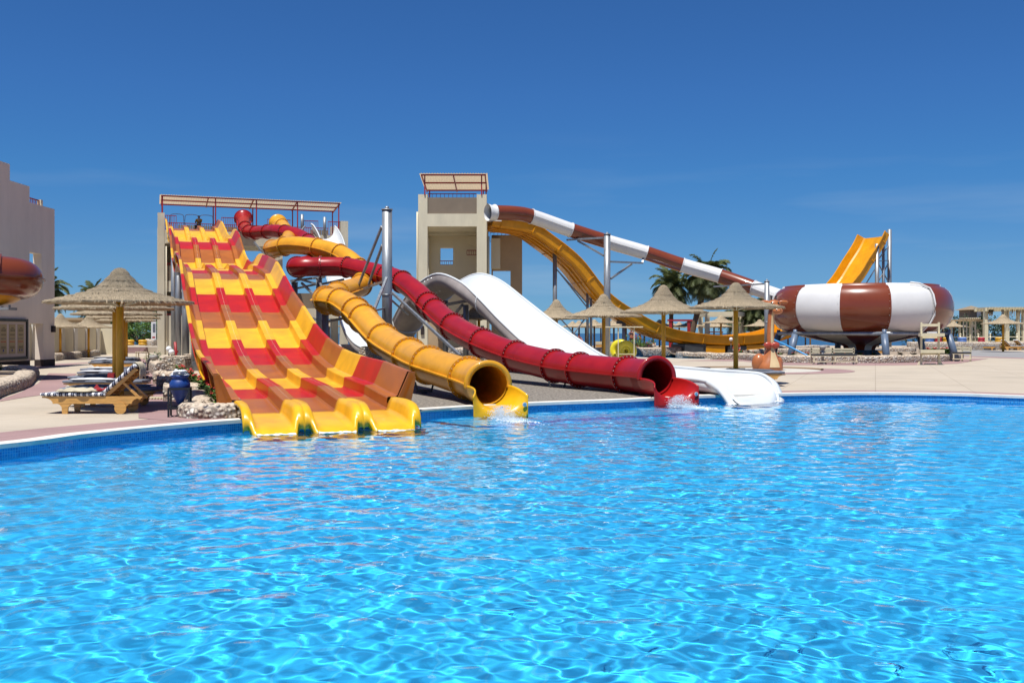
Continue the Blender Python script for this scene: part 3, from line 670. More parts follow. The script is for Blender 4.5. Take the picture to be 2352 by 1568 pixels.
# ================================================================ open channels through rim / floor / rim stations
def uchan(name, st, mt, label, n=14, rimw=.08, thick=.035, under=None, base=None, jn=(), mid=0):
    root = thing(name, base or (st[-1][1].x, st[-1][1].y, 0), label, 'water slide')
    k = 5; Ls = catmull([s[0] for s in st], k); Bs = catmull([s[1] for s in st], k); Rs = catmull([s[2] for s in st], k)
    rows = []
    for l, b_, r_ in zip(Ls, Bs, Rs):
        c = (l+r_)/2; ax = (r_-l)/2; bx = b_-c; rows.append([c-ax*math.copysign(abs(math.cos(q))**.85, math.cos(q))+bx*math.sin(q)**.85 for q in [math.pi*i/n for i in range(n+1)]])
    kk = min(len(rows), 17*k+1); back = [[p+(p-(row[0]+row[-1])/2)*.03 for p in row] for row in rows]
    mb = MB(); mb.loft(back[:kk]); mb.build('back', M['backing'], root); mb = MB(); mb.loft(back[kk-1:]); mb.build('back', mt, root)
    mb = MB(); mb.loft(rows); o = mb.build('channel', mt, root)
    for q, other in ((0, 1), (-1, 1)):
        mb = MB(); mb.path([row[q]+(row[q]-row[-1 if q == 0 else 0]).normalized()*.035 for row in rows], .055, n=8); mb.build('rim', mt, root)
    for j in jn:
        row = rows[int(j*k)]; nx = rows[min(int(j*k)+1, len(rows)-1)]; c = (row[0]+row[-1])/2; t = (nx[n//2]-row[n//2]).normalized(); mb = MB()
        mb.loft([[p+(p-c).normalized()*.02-t*.025, p+(p-c).normalized()*.10-t*.025, p+(p-c).normalized()*.10+t*.025, p+(p-c).normalized()*.02+t*.025] for p in row], closed=True, cap=True, sm=False, mi=0)
        for p in row[1:-1]: mb.ball(p+(p-c).normalized()*.07-t*.03, .018, 4, mi=1)
        mb.build('flange', [mt, M['dsteel']], root)
    return root, rows
W_ = [((716, 514, 78), (742, 549, 77.5), (768, 519, 78.6)), ((724, 522, 77), (748, 556, 76.5), (777, 530, 77.5)), ((738, 553, 74), (763, 590, 73.5), (790, 560, 74.5)), ((753, 631, 69), (776, 660, 68.5), (803, 636, 69.5)),
      ((781, 727, 63.5), (806, 757, 63), (832, 722, 64)), ((796, 763, 61), (822, 790, 60.5), (850, 752, 62)), ((818, 790, 59), (846, 815, 59), (868, 772, 61)), ((850, 800, 57), (880, 822, 57.5), (892, 780, 60)),
      ((885, 775, 55), (917, 800, 55.5), (935, 765, 58)), ((903, 735, 53), (938, 762, 53.5), (970, 733, 55)), ((928, 690, 51), (962, 722, 51.5), (1003, 690, 53)), ((958, 655, 49), (1000, 692, 49.5), (1045, 652, 51.5)),
      ((1004, 629, 46.8), (1046, 668, 48), (1095, 629, 50)), ((1056, 646, 45), (1092, 692, 46), (1146, 643, 48.6)), ((1098, 682, 43.5), (1140, 730, 44.5), (1208, 690, 46)), ((1152, 738, 41.6), (1196, 782, 42.6), (1268, 737, 44)),
      ((1222, 800, 38.8), (1262, 832, 39.6), (1330, 781, 41.5)), ((1310, 843, 35), (1345, 864, 36), (1398, 822, 38)), ((1420, 858, 31), (1460, 880, 31.8), (1500, 838, 33.6)), ((1545, 867, 28.2), (1590, 892, 29), (1632, 850, 30.4)),
      ((1605, 872, 27), (1655, 899.7, 27.5), (1700, 854.5, 28.9)), ((1640, 880, 26.4), (1693, 906, 26.8), (1747, 860, 28.1)), ((1668, 895, 25.9), (1718, 914, 26.1), (1771, 877, 27.3)), ((1690, 918, 25.6), (1735, 922, 25.6), (1782, 904, 26.8)), ((1704, 936, 25.4), (1746, 934, 25.3), (1786, 928, 26.5)), ((1708, 952, 25.2), (1750, 952, 25.1), (1788, 945, 26.3))]
root, rows = uchan('open_body_slide', [tuple(P(*p) for p in s) for s in W_], M['wht'], 'white open slide that dips, climbs a hump and ends beside the crimson tube', rimw=.09, jn=(3, 9, 11, 14, 16, 18))
# broad rolled flare round the open front
nr = len(rows); N0 = nr-24; fl = []
for side in (0, -1):
    rr = []
    for i in range(N0, nr):
        row = rows[i]; p = row[side]; o_ = (row[side]-row[-1 if side == 0 else 0]); o_.z = 0; o_.normalize(); k = ((i-N0)/(nr-1-N0))
        e_ = 1-(1-k)**2
        rr.append([p, p+o_*(.05+.16*e_)+Vector((0, 0, .03)), p+o_*(.07+.30*e_)+Vector((0, 0, .01)), p+o_*(.08+.33*e_)+Vector((0, 0, -.09-.1*e_))])
    mb = MB(); mb.loft(rr); o = mb.build('exit_lip', M['wht'], root); md = o.modifiers.new('thickness', 'SOLIDIFY'); md.thickness = .02
# ribbed vent grille on the outer flank of the hump
i_ = 5*12
for k in range(8):
    q_ = 53.5+k*.75; row = [p.lerp(p2, q_-int(q_)) for p, p2 in zip(rows[int(q_)], rows[int(q_)+1])]
    a, b_ = row[0]-UZ*.12, row[5]; c = (row[0]+row[-1])/2; nrm = ((a-c)).normalized(); nrm.z = 0; mb = MB()
    off = nrm.normalized()*.06+Vector((0, -.08, 0)); mb.path([a+off*.6, a+off+(b_-a)*.1, a+off+(b_-a)*.9, b_+off*.6], .05, n=8)
    mb.build('vent_rib', M['wht'], root)
# --- big yellow boomerang channel
st = [(1130, 507, 519), (1150, 499, 523.6), (1213, 512.8, 533.7), (1261, 531, 563.7), (1319.5, 572, 611.5), (1376.6, 634, 682.5), (1438, 690, 729), (1521.6, 742, 772), (1614, 772, 790), (1697, 775.6, 793), (1759, 769, 788), (1811, 755, 777), (1870, 728, 750), (1925, 686, 711), (1980.6, 621, 650), (2010, 573, 604), (2034, 528, 566), (2046, 505, 541)]
root = thing('half_pipe_slide', P(1697, 765, 75.8).to_2d().to_3d(), 'huge amber open channel slide that swoops down and rears up behind the bowl', 'water slide')
ex = Vector((2.75, 1, 0)).normalized(); wv = Vector((-ex.y, ex.x, 0)); CW = 3.1
near = []
for px, pr, pb in st:
    u = (px-CX)/F; Y = (69+1.4/2.75)/(1-u/2.75); near.append((Vector((u*Y, Y, Z(pb, Y))), 0))
nb = catmull([n_[0] for n_ in near], 6); rows = []
for i, p in enumerate(nb):
    d = (nb[min(i+1, len(nb)-1)]-nb[max(i-1, 0)]).normalized(); up_ = wv.cross(-d); up_ = d.cross(wv)*-1 if d.cross(wv).z < 0 else d.cross(wv)
    H = .74
    rows.append([p+up_*H-wv*.16, p+up_*H-wv*.06, p+up_*.16+wv*.02, p+up_*.05+wv*.16, p+wv*CW/2, p+wv*(CW-.16)+up_*.05, p+wv*(CW-.02)+up_*.16, p+wv*(CW+.06)+up_*H, p+wv*(CW+.16)+up_*H])
mb = MB(); mb.loft(rows, sm=False); o = mb.build('channel', M['org'], root); md = o.modifiers.new('thickness', 'SOLIDIFY'); md.thickness = .05; md.offset = 0
for i in range(6, len(rows)-2, 7):
    mb = MB(); row = rows[i]; d = (nb[i+1]-nb[i]).normalized(); c = sum((Vector(q) for q in row), Vector())/len(row)
    for a, b_ in zip(row[1:-1], row[2:-1]): mb.bar(a+(a-c).normalized()*.04, b_+(b_-c).normalized()*.04, .05, .09)
    mb.build('joint_rib', M['org'], root)
# bracing rails along its shaded belly
mb = MB()
for off in (.5, 1.15, 1.8):
    mb.path([p+wv*off-Vector((0, 0, .07)) for p in nb[::3]], .05, n=6)
mb.build('belly_rail', M['org'], root)
for px in (1650, 1700, 1740, 1600):
    i = min(range(len(nb)), key=lambda i: abs(CX+F*nb[i].x/nb[i].y-px)); p = nb[i]; mb = MB(); mb.box(-.9, .9, .1, 2.2, -p.z, -.06, T=Matrix.Translation(p) @ Matrix.Rotation(math.atan2(ex.y, ex.x), 4, 'Z')); mb.build('cradle', M['org'] if px in (1650, 1740) else M['dsteel'], root)
# tower of steel under the raised end
for k, (px, top) in enumerate([(2014.5, 560), (2029, 545), (2043, 527)]):
    Y = 80.3+k*.8; mb = MB(); mb.cyl((X(px, Y), Y, 0), (X(px, Y), Y, Z(top, Y)), .11 if k == 1 else .17, n=12); mb.build('support_post', M['steel'], root)
mb = MB()
for y0, y1 in ((652, 600), (600, 652), (600, 562), (700, 652), (652, 700)):
    mb.bar(P(2014.5, y0, 80.3), P(2043, y1, 81.9), .07)
mb.bar(P(2014.5, 600, 80.3), P(2043, 598, 81.9), .07); mb.bar(P(1990, 650, 80.3), P(2014, 612, 80.3), .08)
mb.build('cross_brace', M['steel'], root)
# ================================================================ bowl
BC = Vector((21.4, 61.3, 0)); root = thing('bowl_slide', BC, 'giant round bowl ride banded in brown and white on blue legs', 'water slide')
pf = [(4.35, 4.32), (4.35, 4.52), (4.58, 4.52), (4.58, 4.42), (4.84, 4.33), (5.06, 4.13), (5.22, 3.85), (5.32, 3.45), (5.34, 3.05), (5.28, 2.65), (5.1, 2.28), (4.85, 1.98), (4.5, 1.78), (4.3, 1.72)]
fn = [(4.3, 1.72), (3.4, 1.42), (2.2, 1.16), (1.25, .98), (.98, .86), (.92, .7), (.92, .3)]
aim = math.atan2(-BC.y, -BC.x)
for k in range(12):
    az0 = R(-42+30*k); a0, a1 = aim+az0, aim+az0+R(30); m_ = M['wht2'] if k % 2 == 0 else M['bbrn']
    mb = MB(); mb.lathe(pf, n=10, a0=a0, a1=a1)
    p = mb.build('bowl_panel', m_, root, local=True)
    mb = MB(); q = [(r*1.0+.035, z) for r, z in pf[3:]]
    mb.lathe([(r+.0, z) for r, z in q], n=1, a0=a1-.008, a1=a1+.008)
    for r, z in [(5.38, 3.45), (5.39, 3.05), (5.33, 2.65), (5.15, 2.3), (5.28, 3.85), (4.9, 2.0), (5.11, 4.14)]:
        mb.ball((r*math.cos(a1-.012), r*math.sin(a1-.012), z), .015, 4, mi=1)
    mb.build('panel_flange', [m_, M['bolt']], p, local=True)
    mb = MB(); mb.lathe(fn, n=10, a0=a0, a1=a1); mb.build('funnel_panel', m_, root, local=True)
mb = MB(); mb.lathe([(4.3, 4.3), (4.5, 3.4), (4.4, 2.5), (3.8, 1.95), (2, 1.5), (.9, 1.2)], n=48); mb.build('inner_bowl', M['wht2'], root, local=True)
mb = MB(); rg_ = [Vector((5.1*math.cos(a), 5.1*math.sin(a), 1.62)) for a in [2*math.pi*k/6+aim+R(15) for k in range(7)]]
for a, b_ in zip(rg_, rg_[1:]): mb.cyl(a, b_, .12, n=10)
mb.build('ring_beam', M['steel'], root, local=True)
for k in range(6):
    p = rg_[k]; o_ = Vector((p.x, p.y, 0)).normalized(); mb = MB(); mb.cyl(p-Vector((0, 0, .05)), Vector((p.x, p.y, 0))+o_*.45+Vector((0, 0, 0)), .2, n=14); mb.cyl(p-Vector((0, 0, .2)), p+Vector((0, 0, .25)), .12, n=10)
    mb.build('leg', M['bsteel'], root, local=True)
mb = MB(); rb = random.Random(3)
mb.lathe([(1.25+.1*math.sin(9*a), 0) for a in [0]]+[(1.3, .0), (1.25, .35), (1.0, .62), (.2, .66)], n=22); mb.build('footing', mat('blue_grey_rock', (.10, .17, .23), rough=.8, var=.5, vscale=3, bump=1, bscale=6), root, local=True)
a = aim+R(48)
mb = MB(); mb.path([Vector(((r+.10)*math.cos(a+da), (r+.10)*math.sin(a+da), z)) for r, z, da in ((4.6, 4.55, -.22), (4.7, 4.5, -.1), (5.0, 4.22, 0), (5.24, 3.85, 0), (5.36, 3.3, 0), (5.34, 2.7, 0), (5.1, 2.2, -.02), (4.6, 1.5, -.1))], .05, n=8)
mb.build('drain_pipe', M['wht2'], root, local=True)
# blue hose leaning from the bowl
mb = MB(); mb.path(catmull([P(1775, 779, 57.3), P(1815, 797, 57), P(1857, 818, 56.5)], 6), .05, n=8); tag(mb.build('hose', mat('sky_blue_pipe', (.05, .35, .75), rough=.4)), 'bright blue pipe slanting down into the bed under the bowl', 'pipe')
# ================================================================ left edge brown slide
pts = [P(-170, 628, 33.5), P(-60, 628, 33.8), P(20, 634, 34.2), P(52, 641, 35.2), P(40, 648, 36.8), P(-40, 655, 37.8), P(-150, 660, 38)]
root, at_, Ln = tube_slide('closed_tube_slide', pts, .66, [1.72], M['bbrn'], 'glossy chestnut slide bend with an amber section at the left edge of the photo', bolts=False, segmats=[M['tyel'], M['bbrn']], flw=.07, base=(X(20, 34.3), 34.3, 0))
mb = MB(); c, a, d = at_(Ln*.52)
pts2 = [P(-170, 672, 35), P(-40, 668, 35.4), P(14, 664, 36), P(30, 655, 37)]
mb.path(catmull(pts2, 6), .56, n=24); mb.build('lower_section', M['tyel'], root)
mb = MB(); mb.box(X(-40, 35.5), X(30, 35.5), 35.2, 35.8, Z(712, 35.5), Z(706, 35.5)); mb.bar(P(5, 703, 35.5), P(5, 708, 35.5), .06); mb.bar(P(22, 700, 35.5), P(22, 708, 35.5), .06)
mb.cyl((X(-45, 35.5), 35.5, 0), (X(-45, 35.5), 35.5, Z(710, 35.5)), .15); mb.build('support_bracket', M['steel'], root)
# ================================================================ buildings
def wall_holes(mb, o, ex, ez, w_, h_, holes, th, n, mi=0, hm=None):
    """flat wall of size w x h at o with rectangular holes (a0,a1,z0,z1); th thickness along -n"""
    xs_ = sorted({0, w_, *[v for q in holes for v in q[:2]]}); zs = sorted({0, h_, *[v for q in holes for v in q[2:4]]})
    for a0, a1 in zip(xs_, xs_[1:]):
        for z0, z1 in zip(zs, zs[1:]):
            if any(q[0] <= a0+1e-6 and a1 <= q[1]+1e-6 and q[2] <= z0+1e-6 and z1 <= q[3]+1e-6 for q in holes): continue
            vs = [o+ex*a+ez*z-n*t for t in (0, th) for a in (a0, a1) for z in (z0, z1)]
            mb.add(vs, [(0, 1, 3, 2), (4, 6, 7, 5), (0, 4, 5, 1), (2, 3, 7, 6), (0, 2, 6, 4), (1, 5, 7, 3)], mi)
    return mb
def railing(parent, o, ex, L_, h_=1.0, m=None, name='railing', sp=.16, rows=(0.0,)):
    mb = MB(); mb.bar(o+UZ*h_, o+ex*L_+UZ*h_, .055); mb.bar(o+UZ*.08, o+ex*L_+UZ*.08, .04)
    k = 0
    while k*sp <= L_: mb.bar(o+ex*k*sp+UZ*.08, o+ex*k*sp+UZ*h_, .028); k += 1
    return mb.build(name, m or M['redp'], parent)
def canopy(parent, o, ex, ey, L_, W_, z0, z1, nl, nc, posts, ztop):
    """o: front-left corner on plan; roof from z0 (front) to z1 (back)"""
    mb = MB(); ns = int(L_/.18)
    for k in range(ns):
        a = k*L_/ns; b_ = (k+.5)*L_/ns
        p = [o+ex*a+UZ*(z0+.06), o+ex*b_+UZ*(z0+.06), o+ex*b_+ey*W_+UZ*(z1+.06), o+ex*a+ey*W_+UZ*(z1+.06)]
        q = [o+ex*b_+UZ*(z0+.09), o+ex*(k+1)*L_/ns+UZ*(z0+.09), o+ex*(k+1)*L_/ns+ey*W_+UZ*(z1+.09), o+ex*b_+ey*W_+UZ*(z1+.09)]
        mb.add(p, [(0, 1, 2, 3)]); mb.add(q, [(0, 1, 2, 3)]); mb.add([p[1], q[0], q[3], p[2]], [(0, 1, 2, 3)])
    r = mb.build('canopy_roof', M['roofp'], parent)
    for k in range(nl):
        t = .03+.94*k/(nl-1); z = z0+(z1-z0)*t; mb = MB(); mb.bar(o+ey*W_*t+UZ*z+ex*.1, o+ey*W_*t+UZ*z+ex*(L_-.1), .08, .1); mb.build('beam', M['redp'], r)
    for k in range(nc):
        t = k/(nc-1); mb = MB(); q = o+ex*(.15+(L_-.3)*t); mb.bar(q+ey*.1+UZ*(z0-.06), q+ey*(W_-.1)+UZ*(z1-.06), .08, .1); mb.build('beam', M['redp'], r)
    for a, t in posts:
        q = o+ex*a+ey*W_*t; mb = MB(); mb.bar(q+UZ*ztop, q+UZ*(z0+(z1-z0)*t), .08); mb.build('canopy_post', M['redp'], parent)
# --- tower 1
O = Vector((-27.05, 76, 0)); ex1 = Vector((.9397, .342, 0)); ey1 = Vector((-.342, .9397, 0)); n1 = -ey1
T1 = thing('slide_tower', O+ex1*7, 'wide beige slide tower with long red framed canopy behind the striped slide', 'tower')
mb = MB()
PZ = 9.55; TOP = 10.85
wall_holes(mb, O, ex1, UZ, .5, TOP, [], .55, n1)                                   # left front pillar
wall_holes(mb, O+ex1*14.0, ex1, UZ, .6, TOP-.1, [], .6, n1)                            # right front pillar
wall_holes(mb, O+ex1*8.8, ex1, UZ, .57, 8.5, [], .6, n1)                               # middle pillar
wall_holes(mb, O+ey1*4.4+ex1*8.8, ex1, UZ, .57, 8.5, [], .6, n1)
wall_holes(mb, O+ey1*4.4+ex1*14.0, ex1, UZ, .6, TOP-.1, [], .6, n1)
wall_holes(mb, O+ey1*4.4+ex1*.0, ex1, UZ, 5.1, 8.5, [(1.0, 1.8, 5.0, 5.8), (3.2, 3.9, 3.3, 4.1)], .3, n1)                   # back wall of the left shaft
mb.build('wall', M['beige'], T1)
mb = MB(); wall_holes(mb, O+ey1*.56, ey1, UZ, 3.84, TOP-.9, [(1.2, 2.2, 6.9, 8.2)], .35, -ex1); mb.build('side_wall', M['beige'], T1)
mb = MB(); wall_holes(mb, O+ex1*5.1+ey1*.3, ey1, UZ, 4.2, 8.5, [], .3, ex1); mb.build('side_wall', M['beige'], T1)
mb = MB(); T = Matrix.Translation(O) @ Matrix(((ex1.x, ey1.x, 0, 0), (ex1.y, ey1.y, 0, 0), (0, 0, 1, 0), (0, 0, 0, 1)))
mb.box(.505, 13.995, .02, 4.9, 8.505, PZ, T=T); mb.build('platform', M['beige'], T1)
for z0, z1, mk in ((5.66, 6.82, 'taupe'), (4.83, 5.655, 'beige'), (2.85, 3.0, 'beige'), (0, 2.845, 'beige')):
    mb = MB(); mb.box(.505, 5.09, .12 if mk == 'beige' else .16, .32 if mk == 'beige' else .30, z0, z1, T=T); mb.build('parapet', M[mk], T1)
for z in (2.9, 5.6): mb = MB(); mb.box(.51, 5.08, .33, 4.35, z-.18, z, T=T); mb.build('floor_slab', M['beige'], T1)
railing(T1, O+ex1*.55+ey1*.2+UZ*6.2, ex1, 4.5, .8); railing(T1, O+ex1*.55+ey1*.2+UZ*2.6, ex1, 4.5, .5)
for a0, a1 in ((5.15, 8.78), (9.4, 13.98)):
    mb = MB(); mb.box(a0, a1, .16, .4, 3.645, 4.85, T=T); mb.build('parapet', M['taupe'], T1); mb = MB(); mb.box(a0, a1, .12, 4.3, 2.84, 3.64, T=T); mb.build('parapet', M['beige'], T1)
for a0, a1 in ((.55, 1.35), (4.7, 7.0), (8.2, 10.0), (10.9, 12.2), (13.0, 13.95)): railing(T1, O+ex1*a0+ey1*.12+UZ*PZ, ex1, a1-a0, 1.12)
railing(T1, O+ex1*.6+ey1*4.7+UZ*PZ, ex1, 13.2, 1.05)
for a0, a1 in ((1.6, 4.7), (4.9, 7.4), (9.2, 11.2), (12.2, 13.6)):
    mb = MB(); k = a0
    while k < a1: mb.box(k, k+.16, 4.30, 4.34, PZ, PZ+.85, T=T); k += .19
    mb.build('slatted_screen', mat('weathered_boards', (.27, .22, .17), rough=.9, var=.3), T1)
canopy(T1, O+ex1*.15-ey1*.1, ex1, ey1, 13.9, 3.3, 12.15, 11.85, 3, 5, [(.2, .05), (4.1, .05), (7.2, .05), (10.4, .05), (13.7, .05), (.2, .95), (4.1, .95), (7.2, .95), (10.4, .95), (13.7, .95)], PZ)
mb = MB(); mb.path([O-ey1*.02+ex1*.62+UZ*z for z in (1, 4, 8.3)], .05, n=8); mb.bar(O-ey1*.04+ex1*.6+UZ*8.6, O-ey1*.04+ex1*2.4+UZ*8.6, .09); mb.build('drain_pipe', M['beige'], T1)
mb = MB(); T_ = Matrix.Translation(O+ex1*11.1) ; mb.cyl(O+ex1*10.9+UZ*PZ, O+ex1*10.9+UZ*(PZ+1.6), .12); mb.cyl(O+ex1*12.7+UZ*PZ, O+ex1*12.7+UZ*(PZ+1.45), .12); mb.build('post', M['steel'], T1)
# --- tower 2
XL, XR, YF = -6.36, -1.72, 67.5
T2 = thing('slide_tower', ((XL+XR)/2, YF+2, 0), 'tall narrow cream slide tower with a tilted beige canopy', 'tower'); X_ = Vector((1, 0, 0)); Y_ = Vector((0, 1, 0))
mb = MB()
wall_holes(mb, Vector((XL, YF, 0)), X_, UZ, XR-XL, 11.05, [(.63, 3.97, 0, 8.88), (.63, 3.97, 9.74, 11.05)], .62, -Y_)
mb.build('front_wall', M['cream'], T2)
mb = MB(); mb.box(XL+.632, XL+3.968, YF+.08, YF+.5, 9.742, 10.85); mb.build('parapet', M['taupe'], T2)
mb = MB(); wall_holes(mb, Vector((XL, YF+.622, 0)), Y_, UZ, 4.38, 11.0, [(.3, 3.9, 9.74, 11.0), (.3, 3.9, .9, 8.5)], .35, -X_); mb.build('side_wall', M['cream'], T2)  # the tall lower opening is added to let more light into the tower
mb = MB(); wall_holes(mb, Vector((XR, YF+.622, 0)), Y_, UZ, 4.38, 11.0, [(.4, 3.6, 9.9, 11.0), (.6, 3.4, 0, 3.0)], .35, X_); mb.build('side_wall', M['cream'], T2)  # ground-level opening likewise cut to brighten the interior
mb = MB(); wall_holes(mb, Vector((XL, YF+5.0, 0)), X_, UZ, XR-XL, 9.4, [(1.12, 2.07, 6.62, 7.86)], .5, -Y_); mb.build('back_wall', M['inner'], T2)
mb = MB(); mb.box(XL+.352, XR-.352, YF+.622, YF+4.998, 8.9, 9.3); mb.box(XL+.352, XR-.352, YF+3.9, YF+4.99, 8.70, 8.899); mb.build('floor_slab', M['cream'], T2)
mb = MB(); mb.add([Vector((XL+x, YF+4.5, z)) for x, z in ((3.15, 8.68), (4.28, 8.68), (4.28, 7.7), (3.15, 8.1))]+[Vector((XL+x, YF+4.99, z)) for x, z in ((3.15, 8.68), (4.28, 8.68), (4.28, 7.7), (3.15, 8.1))], [(0, 1, 2, 3), (0, 3, 7, 4), (3, 2, 6, 7), (0, 4, 5, 1)]); mb.build('stair_flight', M['inner'], T2)
railing(T2, Vector((XL+3.1, YF+4.4, 7.22)), X_, 1.15, .4); railing(T2, Vector((XL+1.1, YF+5.1, 6.55)), X_, 1.0, .36)
mb = MB(); mb.box(XL+.37, XL+1.6, YF+3.4, YF+4.98, 0, 3.0); mb.build('inner_wall', M['tan'], T2)
canopy(T2, Vector((XL+.1, YF-.3, 0)), X_, Y_, 4.6, 4.6, 12.35, 11.9, 3, 3, [(.35, .06), (4.2, .06), (.35, .92), (4.2, .92), (4.45, .5)], 11.0)
railing(T2, Vector((XL+.65, YF+.25, 10.4)), X_, 3.3, .72, sp=.28); railing(T2, Vector((XL+.4, YF+4.9, 10.0)), X_, 3.8, 1.0, sp=.28)
mb = MB(); mb.path([Vector((XR+.1, YF+.9, z)) for z in (8.3, 6, 3, .2)], .08, n=8); mb.path([Vector((XL-.09, YF+.3, z)) for z in (9.9, 6, 3, .2)], .06, n=8); mb.build('drain_pipe', M['cream'], T2)
mb = MB(); mb.box(XR+.002, XR+1.0, YF+1.5, YF+4.9, 9.4, 9.55); mb.build('start_platform', M['wht2'], T2)
# annex
A0 = Vector((-1.5, 72.6, 0)); mb = MB()
wall_holes(mb, A0, X_, UZ, 2.24, 8.8, [(.1, 1.39, 4.9, 6.2)], .5, -Y_); mb.build('annex_wall', M['tan'], T2)
mb = MB(); mb.box(-1.5, -.85, 71.4, 72.598, 6.3, 8.45); mb.build('annex_stair', M['cream'], T2)
mb = MB(); wall_holes(mb, Vector((.74, 73.102, 0)), Y_, UZ, 3.5, 8.8, [], .3, X_); mb.build('side_wall', M['tan'], T2)
railing(T2, Vector((-1.6, 72.7, 8.25)), X_, 1.75, .75, sp=.28)
mb = MB(); mb.box(XL+.18, XL+.40, YF-.09, YF-.002, 1.55, 2.15); mb.build('wall_lamp', M['plinth'], T2); mb = MB(); mb.box(XR-.40, XR-.18, YF-.09, YF-.002, 1.55, 2.15); mb.build('wall_lamp', M['plinth'], T2)
# --- left building
WX = -23.2
LB = thing('building', (WX, 47, 0), 'shaded rose beige building with stepped top at the left edge', 'building'); mb = MB(); n_ = Vector((1, 0, 0))
def lw(y0, y1, h_, holes): wall_holes(mb, Vector((WX, y0, .0)), Y_, UZ, y1-y0, h_, [(a-y0, b_-y0, c, d) for a, b_, c, d in holes], .42, n_)
lw(38, 46, 9.45, []); lw(46.0, 47.88, 8.7, []); lw(47.88, 49.3, 7.93, [(47.88, 49.1, 4.2, 5.55), (47.88, 49.3, 0, 2.12)]); lw(49.3, 50.5, 7.93, [])
mb.build('wall', M['mauvewall'], LB)
mb = MB(); mb.box(WX-8, WX-.425, 37.8, 38.2, 0, 9.4); mb.box(WX-8, WX-.425, 44.6, 44.9, 0, 9.2); mb.build('cross_wall', M['mauvewall'], LB)
for y0, y1 in ((38, 47.9), (49.28, 50.52)): mb = MB(); mb.box(WX-.44, WX+.02, y0, y1, 0, .34); mb.build('plinth', M['plinth'], LB)
railing(LB, Vector((WX-.2, 48.1, 7.55)), Y_, 1.5, .65, sp=.16)
mb = MB(); mb.box(WX-.3, WX-.1, 49.25, 49.45, 7.93, 8.25); mb.build('cap_stone', M['cream'], LB)
mb = MB(); mb.box(WX+.002, WX+.13, 50.1, 50.36, 1.70, 2.02); mb.build('wall_lamp', M['plinth'], LB)
# notice board
NB = thing('notice_board', (WX+.05, 45, .4), 'dark framed notice board with pale text panels on the left building', 'sign')
mb = MB(); y0, y1, z0, z1 = 41.2, 47.55, .42, 2.32
mb.box(WX+.003, WX+.05, y0, y1, z0, z1); mb.build('backing', mat('board_cream', (.62, .52, .45), rough=.8), NB)
mb = MB()
for a, b_, c, d in ((y0, y1, z1-.13, z1), (y0, y1, z0, z0+.13), (y0, y0+.13, z0+.131, z1-.131), (y1-.13, y1, z0+.131, z1-.131)): mb.box(WX+.051, WX+.11, a, b_, c, d)
mb.build('frame', mat('dark_green_frame', (.02, .028, .026), rough=.5), NB)
inkb = mat('printed_ink', (.10, .085, .05), rough=.8); inkr = mat('printed_red', (.55, .10, .06), rough=.8); inkbl = mat('printed_blue', (.05, .06, .25), rough=.8)
for k in range(8):
    ya = 46.62-k*.80; mb = MB(); mb.box(WX+.051, WX+.062, ya, ya+.58, z0+.28, z1-.26)
    pn = mb.build('text_panel', mat('ochre_sheet', (.46, .37, .20), rough=.8, var=.08) if k == 0 else pn.data.materials[0], NB)
    mb = MB(); rk = random.Random(k+4); zz = z1-.42; xs0 = WX+.0655
    def dash(zc, h_, a, b_, mi): mb.box(WX+.063, xs0, ya+a, ya+b_, zc-h_/2, zc+h_/2, mi)
    dash(zz, .03, .2, .42, 0)
    for j in range(3): dash(zz-.07-.045*j, .022, .06+.05*rk.random(), .5+.05*rk.random(), 0)
    for j in range(2): dash(zz-.30-.045*j, .022, .08, .5, 0)
    for j in range(4): dash(zz-.50, .05, .07+j*.12, .12+j*.12, 2 if j in (0, 3) else 0)
    for j in range(4): dash(zz-.64, .055, .06+j*.12, .14+j*.12, 1)
    for j in range(3): dash(zz-.86-.04*j, .02, .08, .5, 0)
    dash(zz-1.04, .11, .22 if k else .12, .32 if k else .22, 2); (dash(zz-1.04, .11, .34, .44, 2) if k == 0 else None)
    mb.build('printed_text', [inkb, inkr, inkbl], pn)
# --- far left boundary wall
fw0, fw1 = Vector((-28.3, 52, 0)), Vector((-31.8, 77, 0)); dv = (fw1-fw0).normalized(); FWL = (fw1-fw0).length
FWt = thing('boundary_wall', (fw0+fw1)/2, 'long cream boundary wall with pilasters behind the left parasols', 'wall')
mb = MB(); wall_holes(mb, fw0, dv, UZ, FWL, 2.05, [], .3, Vector((dv.y, -dv.x, 0))); mb.build('wall', M['cream'], FWt)
for k in range(9):
    q = fw0+dv*(1+k*2.9)+Vector((dv.y, -dv.x, 0))*.0; mb = MB(); mb.box(0, .12, -.25, .25, 0, 2.2, T=Matrix.Translation(q)); mb.build('pilaster', M['coping'], FWt)
mb = MB()
for k in range(int(FWL/.3)): q = fw0+dv*k*.3; mb.bar(q+UZ*2.06-Vector((.15, 0, 0)), q+UZ*2.32-Vector((.15, 0, 0)), .08)
mb.bar(fw0+UZ*2.36-Vector((.15, 0, 0)), fw1+UZ*2.36-Vector((.15, 0, 0)), .16, .1); mb.build('slat_fence', M['creamwood'], FWt)
mb = MB(); mb.box(-31.9, -31.0, 77.2, 78.4, 0, 2.35); mb.build('end_pier', M['cream'], FWt)
FB = thing('building', (-41, 86, 0), 'low tan building roof just above the cream boundary wall', 'building'); mb = MB(); mb.box(-46, -36.3, 84, 90, 0, 2.75); mb.build('wall', M['tan'], FB); mb = MB(); mb.box(-46.2, -36.1, 83.8, 90.2, 2.752, 2.95); mb.build('roof', M['roofp'], FB)
